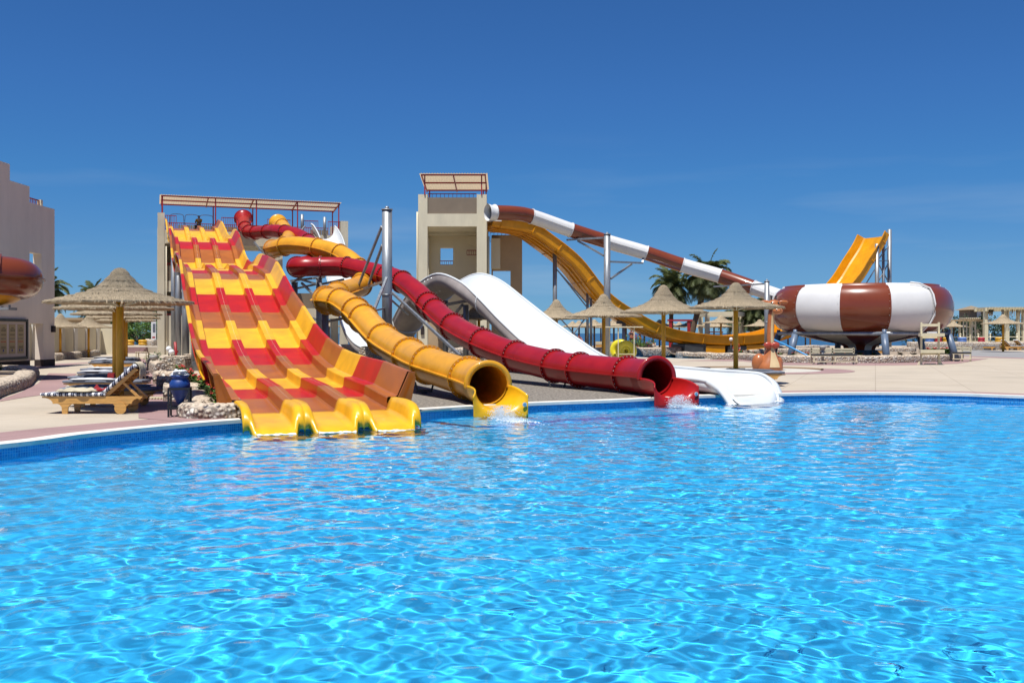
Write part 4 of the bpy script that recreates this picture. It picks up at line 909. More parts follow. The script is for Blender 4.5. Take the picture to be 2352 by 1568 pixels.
# --- steps
ST = thing('steps', (-31, 83, 0), 'rose coloured steps rising behind the left loungers', 'steps')
for k in range(3): mb = MB(); mb.box(X(229, 82), X(326, 82), 82+.4*k, 86, .16*k+.002, .16*(k+1)); mb.build('step', M['mauve'] if k < 3 else M['deck'], ST)
mb = MB(); mb.box(X(229, 82)-3, X(326, 82)+3, 83.3, 99, .003, .5); struct(mb.build('terrace', M['deck']), 'raised paved terrace behind the steps')
# ================================================================ posts that carry the slides
def post(name, px, Y, top, r, label, cat='post', ground=0):
    t = thing(name, (X(px, Y), Y, ground), label, cat); mb = MB(); z = Z(top, Y); p = Vector((X(px, Y), Y, 0))
    mb.cyl(p, p+UZ*z, r, n=20); mb.build('shaft', M['steel'], t); mb = MB(); mb.cyl(p+UZ*z, p+UZ*(z+.05), r*1.12, n=20); mb.cyl(p+UZ*(z+.05), p+UZ*(z+.15), r*.4, n=12); mb.build('cap', M['steel'], t)
    mb = MB(); mb.cyl(p+UZ*.0, p+UZ*.04, r*1.7, n=20); mb.cyl(p+UZ*z*.48, p+UZ*(z*.48+.04), r*1.15, n=20); mb.build('flange', M['steel'], t)
    return t
def braces(t, lst, wd=.09, name='brace'):
    for a, b_ in lst: mb = MB(); mb.bar(P(*a), P(*b_), wd); mb.build(name, M['steel'], t)
t = post('support_mast', 889, 40.5, 483, .205, 'tallest galvanised mast standing between the crimson and amber tubes', 'mast')
braces(t, [((877, 520, 40.5), (817, 672, 44)), ((878, 563, 40.5), (847, 652, 44)), ((883, 646, 40.5), (830, 664, 44.5)), ((901, 672, 40.2), (1056, 816, 34.5)), ((888, 638, 40.1), (860, 710, 37))])
braces(t, [((900, 690, 40.5), (937, 723, 46)), ((860, 713, 38), (884, 708, 40.5))], .06)
t = post('support_mast', 1394.5, 67.6, 539, .225, 'stout grey mast holding the middle of the banded tube', 'mast')
braces(t, [((1302, 551, 69.3), (1386, 546, 67.6)), ((1327, 553, 69), (1386, 587, 67.6)), ((1403, 601, 67.6), (1476, 604, 69.4)), ((1403, 640, 67.6), (1451, 606, 69.2)), ((1476, 604, 69.4), (1477, 592, 69.6))], .12)
t = post('support_post', 1274.5, 71.6, 565, .155, 'grey post under the upper bend of the amber channel slide', 'post')
braces(t, [((1281, 621, 71.6), (1347, 704, 73)), ((1277, 617, 71.6), (1349, 697, 73)), ((1283, 727, 71.6), (1330, 778, 73)), ((1347, 727, 73), (1318, 766, 72))], .07)
t = thing('support_post', (X(1353, 73), 73, 0), 'twin grey posts under the steep part of the amber channel', 'post')
for px in (1349.5, 1357.5): p = Vector((X(px, 73), 73, 0)); mb = MB(); mb.cyl(p, p+UZ*Z(652, 73), .10); mb.build('shaft', M['steel'], t)
mb = MB(); mb.bar(P(1346, 654, 73), P(1361, 652, 73), .22); mb.build('head', M['dsteel'], t)
t = thing('support_post', (X(1429, 74), 74, 0), 'grey post with dark head under the lower amber channel', 'post')
p = Vector((X(1433, 74), 74, 0)); mb = MB(); mb.cyl(p, p+UZ*Z(741, 74), .14); mb.build('shaft', M['steel'], t); mb = MB(); mb.bar(P(1416, 740, 74), P(1439, 740, 74), .22); mb.build('head', M['dsteel'], t)
t = post('support_mast', 1761.5, 62, 647, .155, 'grey mast behind the giraffe statue holding the banded tube', 'mast')
braces(t, [((1640, 658, 69), (1756, 652, 62)), ((1789, 779, 66), (1822, 756, 68))], .1)
for px, Y, top, r_, lb in ((624, 71, 573, .19, 'grey post under the first amber and crimson bends'), (676.5, 51.5, 650, .165, 'grey post below the left bend of the crimson tube'), (747, 39.6, 722, .14, 'grey post below the left bend of the amber tube'), (733, 50, 640, .15, 'dull post half hidden by the white chute')):
    t = post('support_post', px, Y, top, r_, lb)
    z = Z(top, Y); p = Vector((X(px, Y), Y, 0))
    for sg, l in ((-1, .9), (1, 1.3)): mb = MB(); mb.bar(p+UZ*(z-.3), p+UZ*(z-.05)+Vector((l*sg, -.3, 0)), .1); mb.build('arm', M['steel'], t)
t = bpy.data.objects['support_post']
tb = thing('steel_trestle', (X(700, 50), 50, 0), 'steel cross frame between the posts under the crimson bend', 'frame')
for a, b_ in (((668, 645, 51.3), (745, 636, 50)), ((693, 650, 51), (728, 684, 47)), ((730, 640, 50), (745, 672, 47)), ((672, 648, 51.3), (700, 632, 51)), ((700, 520, 76), (640, 590, 70)), ((584, 556, 72), (612, 590, 71))):
    if a[1] > 600 or True: mb = MB(); mb.bar(P(*a), P(*b_), .1); mb.build('bar', M['steel'], tb)
tb = thing('steel_trestle', (X(1050, 46), 46, 0), 'steel legs under the hump of the white open slide', 'frame')
for a, b_ in (((1023, 690, 48), (1023, 826, 48)), ((1070, 700, 46), (1070, 828, 46)), ((1020, 700, 48), (1078, 690, 46)), ((1046, 720, 47), (1062, 700, 46)), ((905, 727, 53.5), (978, 727, 53.5)), ((951, 705, 53), (920, 690, 53))):
    mb = MB(); mb.cyl(P(*a), P(*b_), .13 if abs(a[0]-b_[0]) < 2 else .07, n=10); mb.build('bar', M['steel'], tb)
for px, Y, zt, lb in ((453, 24.2, .3, 'low saddle foot under the tubes near the striped slide'), (975, 27.2, .12, 'low steel saddle under the amber tube'), (1126, 21.9, -.1, 'dark foot under the amber tube exit in the pool'), (1519, 25.1, -.1, 'dark foot under the crimson tube exit in the pool'), (1280, 30.2, -.0, 'small saddle foot under the crimson tube on gravel')):
    if px == 453: continue
    t = thing('saddle_foot', (X(px, Y), Y, -1.25 if 'pool' in lb else 0), lb, 'support'); p = Vector((X(px, Y), Y, 0)); zb_ = -1.24 if 'pool' in lb else 0; zt = -.16 if 'pool' in lb else zt
    mb = MB(); mb.cyl(p+UZ*zb_, p+UZ*(zt-.05), .085); mb.build('foot_post', M['dsteel'], t); mb = MB(); mb.box(p.x-.22, p.x+.22, p.y-.06, p.y+.06, zt-.08, zt); mb.bar(p+UZ*zt+Vector((-.2, 0, 0)), p+UZ*(zt+.2)+Vector((-.26, 0, 0)), .05); mb.bar(p+UZ*zt+Vector((.2, 0, 0)), p+UZ*(zt+.2)+Vector((.26, 0, 0)), .05); mb.build('saddle', M['dsteel'], t)
# ================================================================ parasols
def thatch_roof(R_, H_, n=56, seed=1, tall=1.0):
    rr = random.Random(seed); mb = MB()
    base = [(.02, 1.0), (.07, .965), (.13, .84), (.21, .64), (.31, .455), (.44, .32), (.58, .225), (.72, .15), (.86, .075), (1.0, .0)]
    pr = []
    for i, (r, z) in enumerate(base):
        pr.append((r*R_, z*H_*tall))
        if i in (2, 3, 4, 5, 6, 7, 8): pr.append((r*R_*1.012, z*H_*tall-.03))   # overlapping courses of reed
    pr += [(R_*1.0, -.045), (R_*.96, -.055), (R_*.7, .01), (R_*.3, .12), (.05, .22)]
    secs = []
    for i in range(n):
        a = 2*math.pi*i/n; w1 = 1+.012*math.sin(5*a+seed)+rr.uniform(-.012, .012)
        secs.append([Vector((r*math.cos(a)*(w1 if r > .5*R_ else 1), r*math.sin(a)*(w1 if r > .5*R_ else 1), z+rr.uniform(-.012, .012)*(1 if r > .2*R_ else .3))) for r, z in pr])
    secs.append(secs[0]); mb.loft(secs)
    # loose reed ends round the rim and over the courses
    for k in range(n*14):
        a = rr.uniform(0, 2*math.pi); q = rr.choice([1.0, 1.0, 1.0, .88, .76, .58, .44, .31, .21]); r = R_*q
        z = np.interp(q, [b_[0] for b_ in base], [b_[1] for b_ in base])*H_*tall
        L = rr.uniform(.05, .13); p = Vector((math.cos(a)*(r-.05), math.sin(a)*(r-.05), z+.02)); t = Vector((-math.sin(a), math.cos(a), 0))*.009
        e_ = Vector((math.cos(a+rr.uniform(-.03, .03))*(r+L*.6), math.sin(a)*(r+L*.6), z-L*.5-.02 if q == 1 else z-L*.28))
        mb.add([p-t, p+t, e_+t*.3, e_-t*.3], [(0, 1, 2, 3)])
    return mb
def uv_thatch(o, R_):
    me = o.data; lay = me.uv_layers.new(name='UVMap'); buf = []
    for lp in me.loops:
        c = me.vertices[lp.vertex_index].co; buf += [math.atan2(c.y, c.x)*3.2, math.hypot(c.x, c.y)*1.0+c.z*1.5]
    lay.data.foreach_set('uv', buf)
def parasol(loc, R_, zr, H_, label, group, pole_r=.075, table=True, seed=1, tall=1.0, ribs=10, polem='pole', n=56):
    t = thing('thatched_parasol', loc, label, 'parasol', group)
    mb = thatch_roof(R_, H_, n, seed, tall); mb.v = [(x, y, z+zr) for x, y, z in mb.v]; o = mb.build('thatch', M['thatch'], t, local=True); uv_thatch(o, R_)
    mb = MB(); mb.cyl((0, 0, 0), (0, 0, zr+.2), pole_r, pole_r*.96, n=14); mb.build('pole', M[polem], t, local=True)
    for k in range(ribs):
        a = 2*math.pi*k/ribs+.2; d = Vector((math.cos(a), math.sin(a), 0)); mb = MB(); mb.bar(d*pole_r+UZ*(zr-.10), d*R_*.42+UZ*(zr+.10), .035); mb.bar(d*R_*.42+UZ*(zr+.095), d*R_*.97+UZ*(zr-.035), .03); mb.build('rib', M['creamwood'], t, local=True)
    if table:
        mb = MB(); 
        for a in (0, R(60), R(120)): d = Vector((math.cos(a), math.sin(a), 0)); mb.bar(-d*.30+UZ*.50, d*.30+UZ*.50, .07, .03)
        mb.cyl((0, 0, .40), (0, 0, .50), .13, n=12); mb.build('tray', M['pole'], t, local=True)
    return t
GP = 'thatched parasols around the pools'
U1 = parasol(Vector((X(275.5, 21.8), 21.8, 0)), 1.53, 2.34, .74, 'largest thatched parasol, over the striped lounger at the left', GP, .082, False, 1)
def umb(px, Y, label, seed, sc=1.0, src=None):
    d = copy_tree(U1 if src is None else src); d.location = (X(px, Y), Y, 0); d.rotation_euler = (0, 0, seed*1.7); d['label'] = label; d.scale = (sc, sc, 1) if sc != 1 else (1, 1, 1); return d
umb(265, 27.2, 'thatched parasol second in the row, directly behind the largest one', 2)
umb(268, 35.5, 'thatched parasol third in the left row, peeking below the second', 3)
umb(284, 44, 'thatched parasol fourth in the left row', 4)
umb(290, 54, 'thatched parasol farthest in the left row before the steps', 5)
U2 = parasol(Vector((X(138.7, 62.3), 62.3, 0)), 1.52, 2.05, .82, 'thatched parasol beside the cream wall, nearest the rose beige building', GP, .075, True, 6, 1.0)
umb(203.5, 67.5, 'thatched parasol by the cream wall, second from the rose beige building', 7, 1, U2)
U3 = parasol(Vector((X(1690, 32.4), 32.4, 0)), 1.53, 2.50, .80, 'thatched parasol with visible ribs touching the giraffe head', GP, .08, True, 8)
U4 = parasol(Vector((X(1524, 34.9), 34.9, 0)), 1.53, 2.40, .84, 'thatched parasol rising just behind the crimson tube exit', GP, .075, False, 9, 1.12)
umb(1386.5, 43, 'thatched parasol in front of the stout grey mast', 10, 1.07, U4)
umb(1278, 50, 'thatched parasol over the foot of the white open slide', 11, 1.05, U4)
umb(1100, 51, 'thatched parasol half hidden under the white slide hump', 12, 1, U4)
umb(2304, 88, 'large thatched parasol before the pergola on the far right', 13, 1.2, U3)
umb(1861, 95, 'thatched parasol right of the beige pergola frame', 14, 1, U4)
# far beach parasols
FU = parasol(Vector((X(1600, 100), 100, 0)), 1.6, 2.35, .62, 'far parasol', None, .09, False, 15, 1.0, 0, 'trunk', 20)
FU.location = (X(1438, 101), 101, 0); FU['label'] = 'distant brown poled beach parasol framed by the cream ring stand'
GF = 'distant beach parasols between the slides and the sea'; FU['group'] = GF
ORD = 'first second third fourth fifth sixth seventh eighth ninth tenth eleventh twelfth thirteenth fourteenth fifteenth sixteenth seventeenth eighteenth nineteenth twentieth twenty-first twenty-second twenty-third twenty-fourth twenty-fifth twenty-sixth'.split()
far = [(1330, 104), (1345, 118), (1365, 96), (1395, 112), (1420, 124), (1455, 108), (1470, 90), (1500, 120), (1540, 106), (1560, 116), (1585, 98), (1620, 122), (1655, 104), (1690, 118), (1725, 108), (1745, 96), (1410, 92), (1315, 110), (1850, 118), (1480, 100), (1515, 96),
       (706, 108), (724, 98), (742, 116), (756, 104), (699, 120), (735, 125), (1180, 112), (2165, 104), (2120, 112), (2190, 108), (1810, 108), (1768, 116), (950, 118), (1640, 112), (1380, 126)]
for i, (px, Y) in enumerate(far):
    d = copy_tree(FU); d.location = (X(px, Y), Y, .0); d['group'] = GF
    o_ = sorted(p_[0] for p_ in far if (p_[0] < 800) == (px < 800) and (p_[0] > 1790) == (px > 1790) and (px < 800 or px > 1790 or 1300 < p_[0] < 1790)).index(px) if (px < 800 or px > 1300) else -1
    d['label'] = 'distant beach parasol beside the foot of the tall mast' if px == 950 else 'distant beach parasol under the white slide hump' if px == 1180 else 'distant beach parasol under the wide tower, %s from the left' % ORD[o_] if px < 800 else 'distant beach parasol around the bowl ride, %s from the left' % ORD[o_] if px > 1790 else 'distant beach parasol behind the amber channel, %s from the left' % ORD[o_]
# parasol at the pergola
P4 = parasol(Vector((X(1645, 86), 86, 0)), 1.7, 2.55, .62, 'tall thatched parasol inside the beige pergola frame', GP, .08, False, 16)
P4.location = (X(1656, 86), 86, 0)
# ================================================================ loungers
def stripes(name, ca, cb, w_=.12):
    m = bpy.data.materials.new(name); m.use_nodes = True; t = m.node_tree; n = t.nodes; l = t.links; b = n['Principled BSDF']
    tcn = n.new('ShaderNodeTexCoord'); s = n.new('ShaderNodeSeparateXYZ'); l.new(tcn.outputs['Object'], s.inputs[0])
    a = n.new('ShaderNodeMath'); a.operation = 'MULTIPLY'; a.inputs[1].default_value = 1/w_; l.new(s.outputs[0], a.inputs[0])
    f = n.new('ShaderNodeMath'); f.operation = 'FRACT'; l.new(a.outputs[0], f.inputs[0])
    r = n.new('ShaderNodeValToRGB'); r.color_ramp.interpolation = 'CONSTANT'; e = r.color_ramp.elements
    e[0].color = (*ca, 1); e[1].position = .42; e[1].color = (*cb, 1); q = e.new(.62); q.color = (.25, .27, .33, 1); q = e.new(.78); q.color = (*cb, 1)
    l.new(f.outputs[0], r.inputs[0]); l.new(r.outputs[0], b.inputs['Base Color']); b.inputs['Roughness'].default_value = .95
    return m
M['stripe'] = stripes('navy_white_stripes', (.72, .72, .72), (.02, .025, .06))
def cushion(mb, x0, x1, y0, y1, z0, z1, T=None, nx=10):
    rows = []
    for i in range(nx+1):
        t = i/nx; x = x0+(x1-x0)*t; k = .25 if i in (0, nx) else 0
        zz = (z1-z0); m_ = (z0+z1)/2
        pts = [(y0, m_-zz*.3), (y0+.03, m_-zz/2), (y1-.03, m_-zz/2), (y1, m_-zz*.3), (y1, m_+zz*.3), (y1-.03, m_+zz/2), (y0+.03, m_+zz/2), (y0, m_+zz*.3)]
        rows.append([(T @ Vector((x, y, m_+(z-m_)*(1-k))) if T else Vector((x, y, m_+(z-m_)*(1-k)))) for y, z in pts])
    mb.loft(rows, closed=True, cap=True); return mb
def rail_profile(x0, x1, zt, h_):
    pts = []
    for i in range(7): a = math.pi/2*i/6; pts.append((x0+.22*(1-math.sin(a)), zt-h_*(1-math.cos(a))*1.0))
    pts = [(x0, zt), (x0, zt-.03)]+[(x0+.02+.2*math.sin(math.pi/2*i/6), zt-.03-(h_-.03)*(1-math.cos(math.pi/2*i/6))) for i in range(1, 7)]
    q = [(x1-.02-.2*math.sin(math.pi/2*i/6), zt-.03-(h_-.03)*(1-math.cos(math.pi/2*i/6))) for i in range(6, 0, -1)]
    return pts+q+[(x1, zt-.03), (x1, zt)]
def lounger(loc, label, raised, cushm, group='wooden sun loungers in the left row', L_=2.05):
    t = thing('sun_lounger', loc, label, 'sun lounger', group); W_ = .62; zt = .36
    for sy in (0, W_-.045):
        pr = rail_profile(-L_/2, L_/2, zt, .15); mb = MB(); n = len(pr)
        vs = [Vector((x, sy+dy-W_/2, z)) for dy in (0, .045) for x, z in pr]
        mb.add(vs, [tuple(range(n)), tuple(range(2*n-1, n-1, -1))]+[(i, (i+1) % n, n+(i+1) % n, n+i) for i in range(n)]); mb.build('side_rail', M['pine'], t, local=True)
        y_ = sy-W_/2
        mb = MB(); lp = [(-L_/2+.30, .22), (-L_/2+.36, .19), (-L_/2+.40, .14), (-L_/2+.41, 0), (-L_/2+.52, 0), (-L_/2+.53, .14), (-L_/2+.58, .19), (-L_/2+.68, .22)]; n = len(lp)
        vs = [Vector((x, y_+dy, z)) for dy in (.003, .042) for x, z in lp]; mb.add(vs, [tuple(range(n)), tuple(range(2*n-1, n-1, -1))]+[(i, (i+1) % n, n+(i+1) % n, n+i) for i in range(n)]); mb.build('leg', M['pine'], t, local=True)
        mb = MB(); lp = [(L_/2-.62, .22), (L_/2-.52, .12), (L_/2-.36, .12), (L_/2-.26, .22)]; n = 4
        vs = [Vector((x, y_+dy, z)) for dy in (.003, .042) for x, z in lp]; mb.add(vs, [tuple(range(n)), tuple(range(2*n-1, n-1, -1))]+[(i, (i+1) % n, n+(i+1) % n, n+i) for i in range(n)]); mb.build('leg', M['pine'], t, local=True)
        mb = MB(); yo = -.03 if sy == 0 else .045; mb.cyl((L_/2-.44, y_+yo, .12), (L_/2-.44, y_+yo+.03, .12), .12, n=20); mb.build('wheel', M['pine'], t, local=True)
    mb = MB(); sx0 = -L_/2+.05; sxe = .30 if raised else L_/2-.05; k = sx0
    while k < sxe: mb.box(k, k+.07, -W_/2+.046, W_/2-.046, zt-.035, zt-.01); k += .105
    mb.build('slats', M['pine'], t, local=True)
    mb = MB(); mb.cyl((L_/2-.44, -W_/2+.05, .12), (L_/2-.44, W_/2-.05, .12), .018, n=8); mb.build('axle', M['pine'], t, local=True)
    if raised:
        T = Matrix.Translation((.28, 0, zt)) @ Matrix.Rotation(R(-42), 4, 'Y')
        mb = MB(); mb.box(0, .82, -W_/2+.05, -W_/2+.09, -.02, .05, T=T); mb.box(0, .82, W_/2-.09, W_/2-.05, -.02, .05, T=T)
        k = .02
        while k < .8: mb.box(k, k+.06, -W_/2+.091, W_/2-.091, .01, .035, T=T); k += .1
        mb.build('backrest', M['pine'], t, local=True)
        for y in (-W_/2+.11, W_/2-.14):
            mb = MB(); mb.bar(T @ Vector((.42, y, .0)), Vector((.95, y, zt-.06)), .03, .05); mb.build('backrest_prop', M['pine'], t, local=True)
        mb = MB(); cushion(mb, -L_/2-.03, .27, -W_/2-.02, W_/2+.02, zt+.002, zt+.075); mb.build('mattress', cushm, t, local=True)
        mb = MB(); cushion(mb, .02, .86, -W_/2-.02, W_/2+.02, .052, .125, T=T); mb.build('mattress', cushm, t, local=True)
    else:
        mb = MB(); cushion(mb, -L_/2-.02, L_/2-.02, -W_/2-.02, W_/2+.02, zt+.002, zt+.08); mb.build('mattress', cushm, t, local=True)
    return t
def cloth(loc, sx_, sy_, h_, m, label, seed, cat='towel', name='towel', group=None):
    rr = np.random.RandomState(seed); nx, ny = 26, 16; mb = MB(); rows = []
    ph = rr.uniform(0, 6.28, 8); fx = rr.uniform(4, 16, 8); fy = rr.uniform(4, 16, 8)
    for i in range(nx+1):
        row = []
        for j in range(ny+1):
            u, v = i/nx-.5, j/ny-.5; z = sum(math.sin(fx[k]*u+fy[k]*v*(1 if k % 2 else -1)+ph[k]) for k in range(8))/8
            ed = min(1, 5*(.5-abs(u)), 5*(.5-abs(v))); sh = 1+.18*math.sin(7*u+ph[0])+.12*math.sin(11*v+ph[1])
            row.append(Vector((u*sx_*sh, v*sy_*(1+.15*math.sin(9*u+ph[2])), .006+h_*max(0, .35+.9*z)*max(0, ed)**.5)))
        rows.append(row)
    mb.loft(rows); o = mb.build(name, m, local=True); md = o.modifiers.new('thickness', 'SOLIDIFY'); md.thickness = .008; md.offset = 1; o.location = loc; tag(o, label, cat, group); return o
M['bluecush'] = mat('slate_blue_cushion', (.20, .22, .27), rough=.95, var=.3)
L1 = lounger(Vector((X(226, 20.65), 20.65, 0)), 'nearest sun lounger, striped navy and white with raised back', True, M['stripe'])
L2 = lounger(Vector((X(258, 22.5), 22.5, 0)), 'sun lounger second from the water, flat under dark towels', False, M['bluecush'])
lft = [(248, 26.0, 'sun lounger third from the water'), (251, 28.4, 'sun lounger fourth from the water'), (262, 31.6, 'sun lounger fifth from the water'), (262, 34.6, 'sun lounger sixth from the water'), (266, 42.5, 'sun lounger seventh from the water, right after a gap'), (268, 45.8, 'sun lounger eighth from the water'), (270, 49.2, 'sun lounger farthest from the water in the left row')]
for i, (px, Y, lb) in enumerate(lft):
    d = dup(L2, (X(px, Y), Y, 0), lb, R([0, 2, -2, 1, 0, 2, -1][i]))
    w_ = cloth((X(px-22, Y), Y-.02, .448), 1.15, .6, .03, M['white'] if i in (0, 2, 3, 5) else M['greycloth'], 'pale towel spread on the '+lb.replace('sun lounger ', '').replace(', right after a gap', '').replace(' in the left row', '')+' lounger from the water' if 'from the water' not in lb else 'towel spread along the lounger that is '+lb.split('sun lounger ')[1].split(',')[0], 30+i, 'towel', 'towel', 'towels on the left loungers')
    w_['label'] = ('white' if i in (0, 2, 3, 5) else 'grey')+' towel on the left row lounger that is '+['third', 'fourth', 'fifth', 'sixth', 'seventh', 'eighth', 'farthest'][i]+' from the water'
    cloth((X(px+22, Y), Y+.02, .448), .8, .58, .035, M['greycloth'], 'dark crumpled towel at the head of the lounger '+['third', 'fourth', 'fifth', 'sixth', 'seventh', 'eighth', 'farthest'][i]+' from the water', 50+i, 'towel', 'towel', 'towels on the left loungers')
y1 = 20.65
cloth((X(205, y1)-.05, y1+.05, .442), 1.0, .5, .11, M['greycloth'], 'dark patterned towel heaped on the striped lounger', 3)
cloth((X(188, y1), y1-.15, .45), .75, .4, .10, M['beigecloth'], 'beige cloth crumpled on the striped lounger', 4, 'cloth', 'cloth')
cloth((X(233, y1)-.0, y1-.0, .445), .38, .34, .13, M['redcloth'], 'dark red cloth bunched at the fold of the striped lounger', 5, 'cloth', 'cloth')
mb = MB(); T = Matrix.Translation(L1.location) @ Matrix.Translation((.28, 0, .36)) @ Matrix.Rotation(R(-42), 4, 'Y')
rr_ = random.Random(2); rows = []
for j in range(9):
    y = -.20+.045*j; rows.append([T @ Vector((.80, y, .15)), T @ Vector((.88, y, .15)), T @ Vector((.90, y, .06))]+[T @ Vector((.90, y, .06))+Vector((.02*math.sin(j*1.7+k)+.02, 0, -.09*k)) for k in (1, 2, 3+.4*math.sin(j))])
mb.loft(rows); o = mb.build('cloth', M['beigecloth']); md = o.modifiers.new('thickness', 'SOLIDIFY'); md.thickness = .01; tag(o, 'beige cloth hanging over the raised back of the striped lounger', 'cloth')
cloth((X(258, 22.5), 22.5, .448), 1.5, .6, .06, M['greycloth'], 'long dark towel covering the second lounger from the water', 6)
mb = MB(); mb.box(-.08, .08, -.06, .06, 0, .13); mb.box(-.085, .085, -.02, .02, .13, .16); o = mb.build('bag', M['redcloth'], local=True); o.location = (X(257, 24.6), 24.6, .36)
o.location = (X(256, 26.0), 26.0, .46); tag(o, 'small dark red bag on the third lounger beside the parasol pole', 'bag')
# right side loungers
dR = dup(L2, (X(1712, 31.3), 31.3, .06), 'dark sun lounger behind the white slide exit at the ribbed parasol pole', R(-6), 'sun loungers on the right deck')
dR.location.z = 0; dR.scale = (1.14, 1.3, 1.08)
cloth((X(1712, 31.3), 31.3, .49), 1.9, .74, .03, M['greycloth'], 'dark towel over the lounger behind the white slide exit', 71)
dR = dup(L2, (X(1565, 35.6), 35.6, 0), 'dark sun lounger right behind the crimson tube exit', R(-8), 'sun loungers on the right deck')
for px, Y, k in ((2262, 97, 0), (2292, 97.6, 1), (2322, 97, 2), (2350, 97.3, 3)):
    d = dup(L1 if k > 1 else L2, (X(px, Y), Y, 0), ['sun lounger at the left end of the far right row', 'second sun lounger in the far right row', 'third sun lounger in the far right row', 'sun lounger at the right frame edge'][k], R(180+4*k), 'sun loungers by the far stone wall')
for px, Y, lb in ((1480, 79, 'orange framed lounger left behind the amber channel'), (1440, 80, 'orange framed lounger behind the yellow swim ring'), (1800, 78, 'wooden lounger seen right of the giraffe neck'), (2000, 74, 'wooden lounger seen under the bowl'), (1520, 79.5, 'orange framed lounger below the thatched parasol pole')):
    dup(L2, (X(px, Y), Y, 0), lb, 0, 'loungers beyond the planters')
# ================================================================ stone walls
def stone_wall(path, w_, h_, label, closed=False, name='stone_planter', sm=6, lump=.05, z0=0):
    pts = catmull([Vector((p.x, p.y, 0)) for p in path], sm, closed=closed); rr = random.Random(len(label)); out = []
    fr = frames(pts+([pts[0]] if closed else [])); rows = []
    for i, (c, a, d) in enumerate(fr):
        a = Vector((a.x, a.y, 0)).normalized(); r1 = 1+rr.uniform(-lump, lump); hh = h_*(1+rr.uniform(-lump, lump))
        rows.append([c+a*x*w_*r1+UZ*(z0+z) for x, z in ((-.5, 0), (-.53, hh*.5), (-.47, hh*.8), (-.33, hh*.97), (-.1, hh), (.12, hh*.99), (.34, hh*.96), (.47, hh*.8), (.53, hh*.5), (.5, 0))])
    if closed: rows[-1] = rows[0]
    mb = MB(); mb.loft(rows)
    if not closed: mb.add(rows[0], [tuple(range(9, -1, -1))]); mb.add(rows[-1], [tuple(range(10))])
    o = mb.build(name, M['stone']); tag(o, label, 'planter wall'); return o
def soil(path, z, name='soil'):
    pts = catmull([Vector((p.x, p.y, 0)) for p in path], 4, closed=True); o = fill_sheet(name, ccw(pts), [], z, M['soil']); return struct(o, None)
# near bed beside the striped slide
nb_ = [G(556, 956), G(500, 960), G(452, 955), G(438, 930), G(418, 900), G(398, 880), G(379, 863), G(378, 852), G(400, 846), G(428, 850), G(470, 872), G(510, 900), G(552, 935)]
bed = [Vector((-5.35, 19.35, 0)), Vector((-6.2, 19.6, 0)), Vector((-6.55, 21.2, 0)), Vector((-7.9, 24.8, 0)), Vector((-9.3, 28.2, 0)), Vector((-11.0, 32.6, 0)), Vector((-12.6, 36.8, 0)), Vector((-13.0, 39.0, 0))]
stone_wall([Vector((-5.45, 19.60, 0)), Vector((-5.75, 19.47, 0)), Vector((-6.1, 19.42, 0)), Vector((-6.36, 19.7, 0)), Vector((-6.5, 20.4, 0))]+bed[2:], .50, .29, 'low cobble kerb of the flower bed from the pool corner along the loungers', sm=8, lump=.03)
stone_wall([Vector((-5.52, 19.8, 0)), Vector((-6.2, 22.0, 0)), Vector((-7.4, 25.2, 0)), Vector((-8.7, 28.8, 0)), Vector((-10.3, 33, 0)), Vector((-11.6, 36.5, 0))], .34, .28, 'low cobble kerb of the flower bed facing the striped slide')
soil([Vector((-6.1, 19.6, 0)), Vector((-5.5, 19.8, 0)), Vector((-6.2, 22, 0)), Vector((-8.7, 28.8, 0)), Vector((-11, 36, 0)), Vector((-12.6, 37, 0)), Vector((-9.3, 28.4, 0)), Vector((-6.6, 21.4, 0))], .18)
# cross lumps on the kerb
for p, w_ in ((Vector((-8.2, 24.6, 0)), .6), (Vector((-9.9, 28.9, 0)), .6), (Vector((-11.3, 32.5, 0)), .6)):
    stone_wall([p+Vector((-.35, -.1, 0)), p+Vector((.1, 0, 0)), p+Vector((.5, .1, 0))], w_, .42, ['rounded cobble buttress nearest the pool', 'rounded cobble buttress in the middle of the bed', 'rounded cobble buttress farthest along the bed'][int((p.y-24)/3.8)], name='stone_buttress', sm=4)
# tall stone boxes before the tower
def stone_box(px0, px1, Y, top, dep, label):
    x0, x1 = X(px0, Y), X(px1, Y); h_ = Z(top, Y); mb = MB(); n = 8
    pts = []
    mb.box(x0, x1, Y, Y+dep, 0, h_-.06); mb.box(x0+.05, x1-.05, Y+.05, Y+dep-.05, h_-.061, h_)
    o = mb.build('stone_planter', M['stone']); bv = o.modifiers.new('bevel', 'BEVEL'); bv.width = .05; bv.segments = 2; tag(o, label, 'planter wall'); return o
stone_box(371, 425, 40.5, 818, 1.6, 'square cobble planter with white globe lamps'); stone_box(424, 465, 42.5, 824, 1.2, 'cobble planter box between the globes and the slide'); stone_box(418, 466, 45, 813, 1.4, 'rear raised cobble planter by the tower foot')
stone_wall([G(350, 845), G(362, 858), G(372, 862)], .5, .5, 'curved cobble wall beside the ash bin')
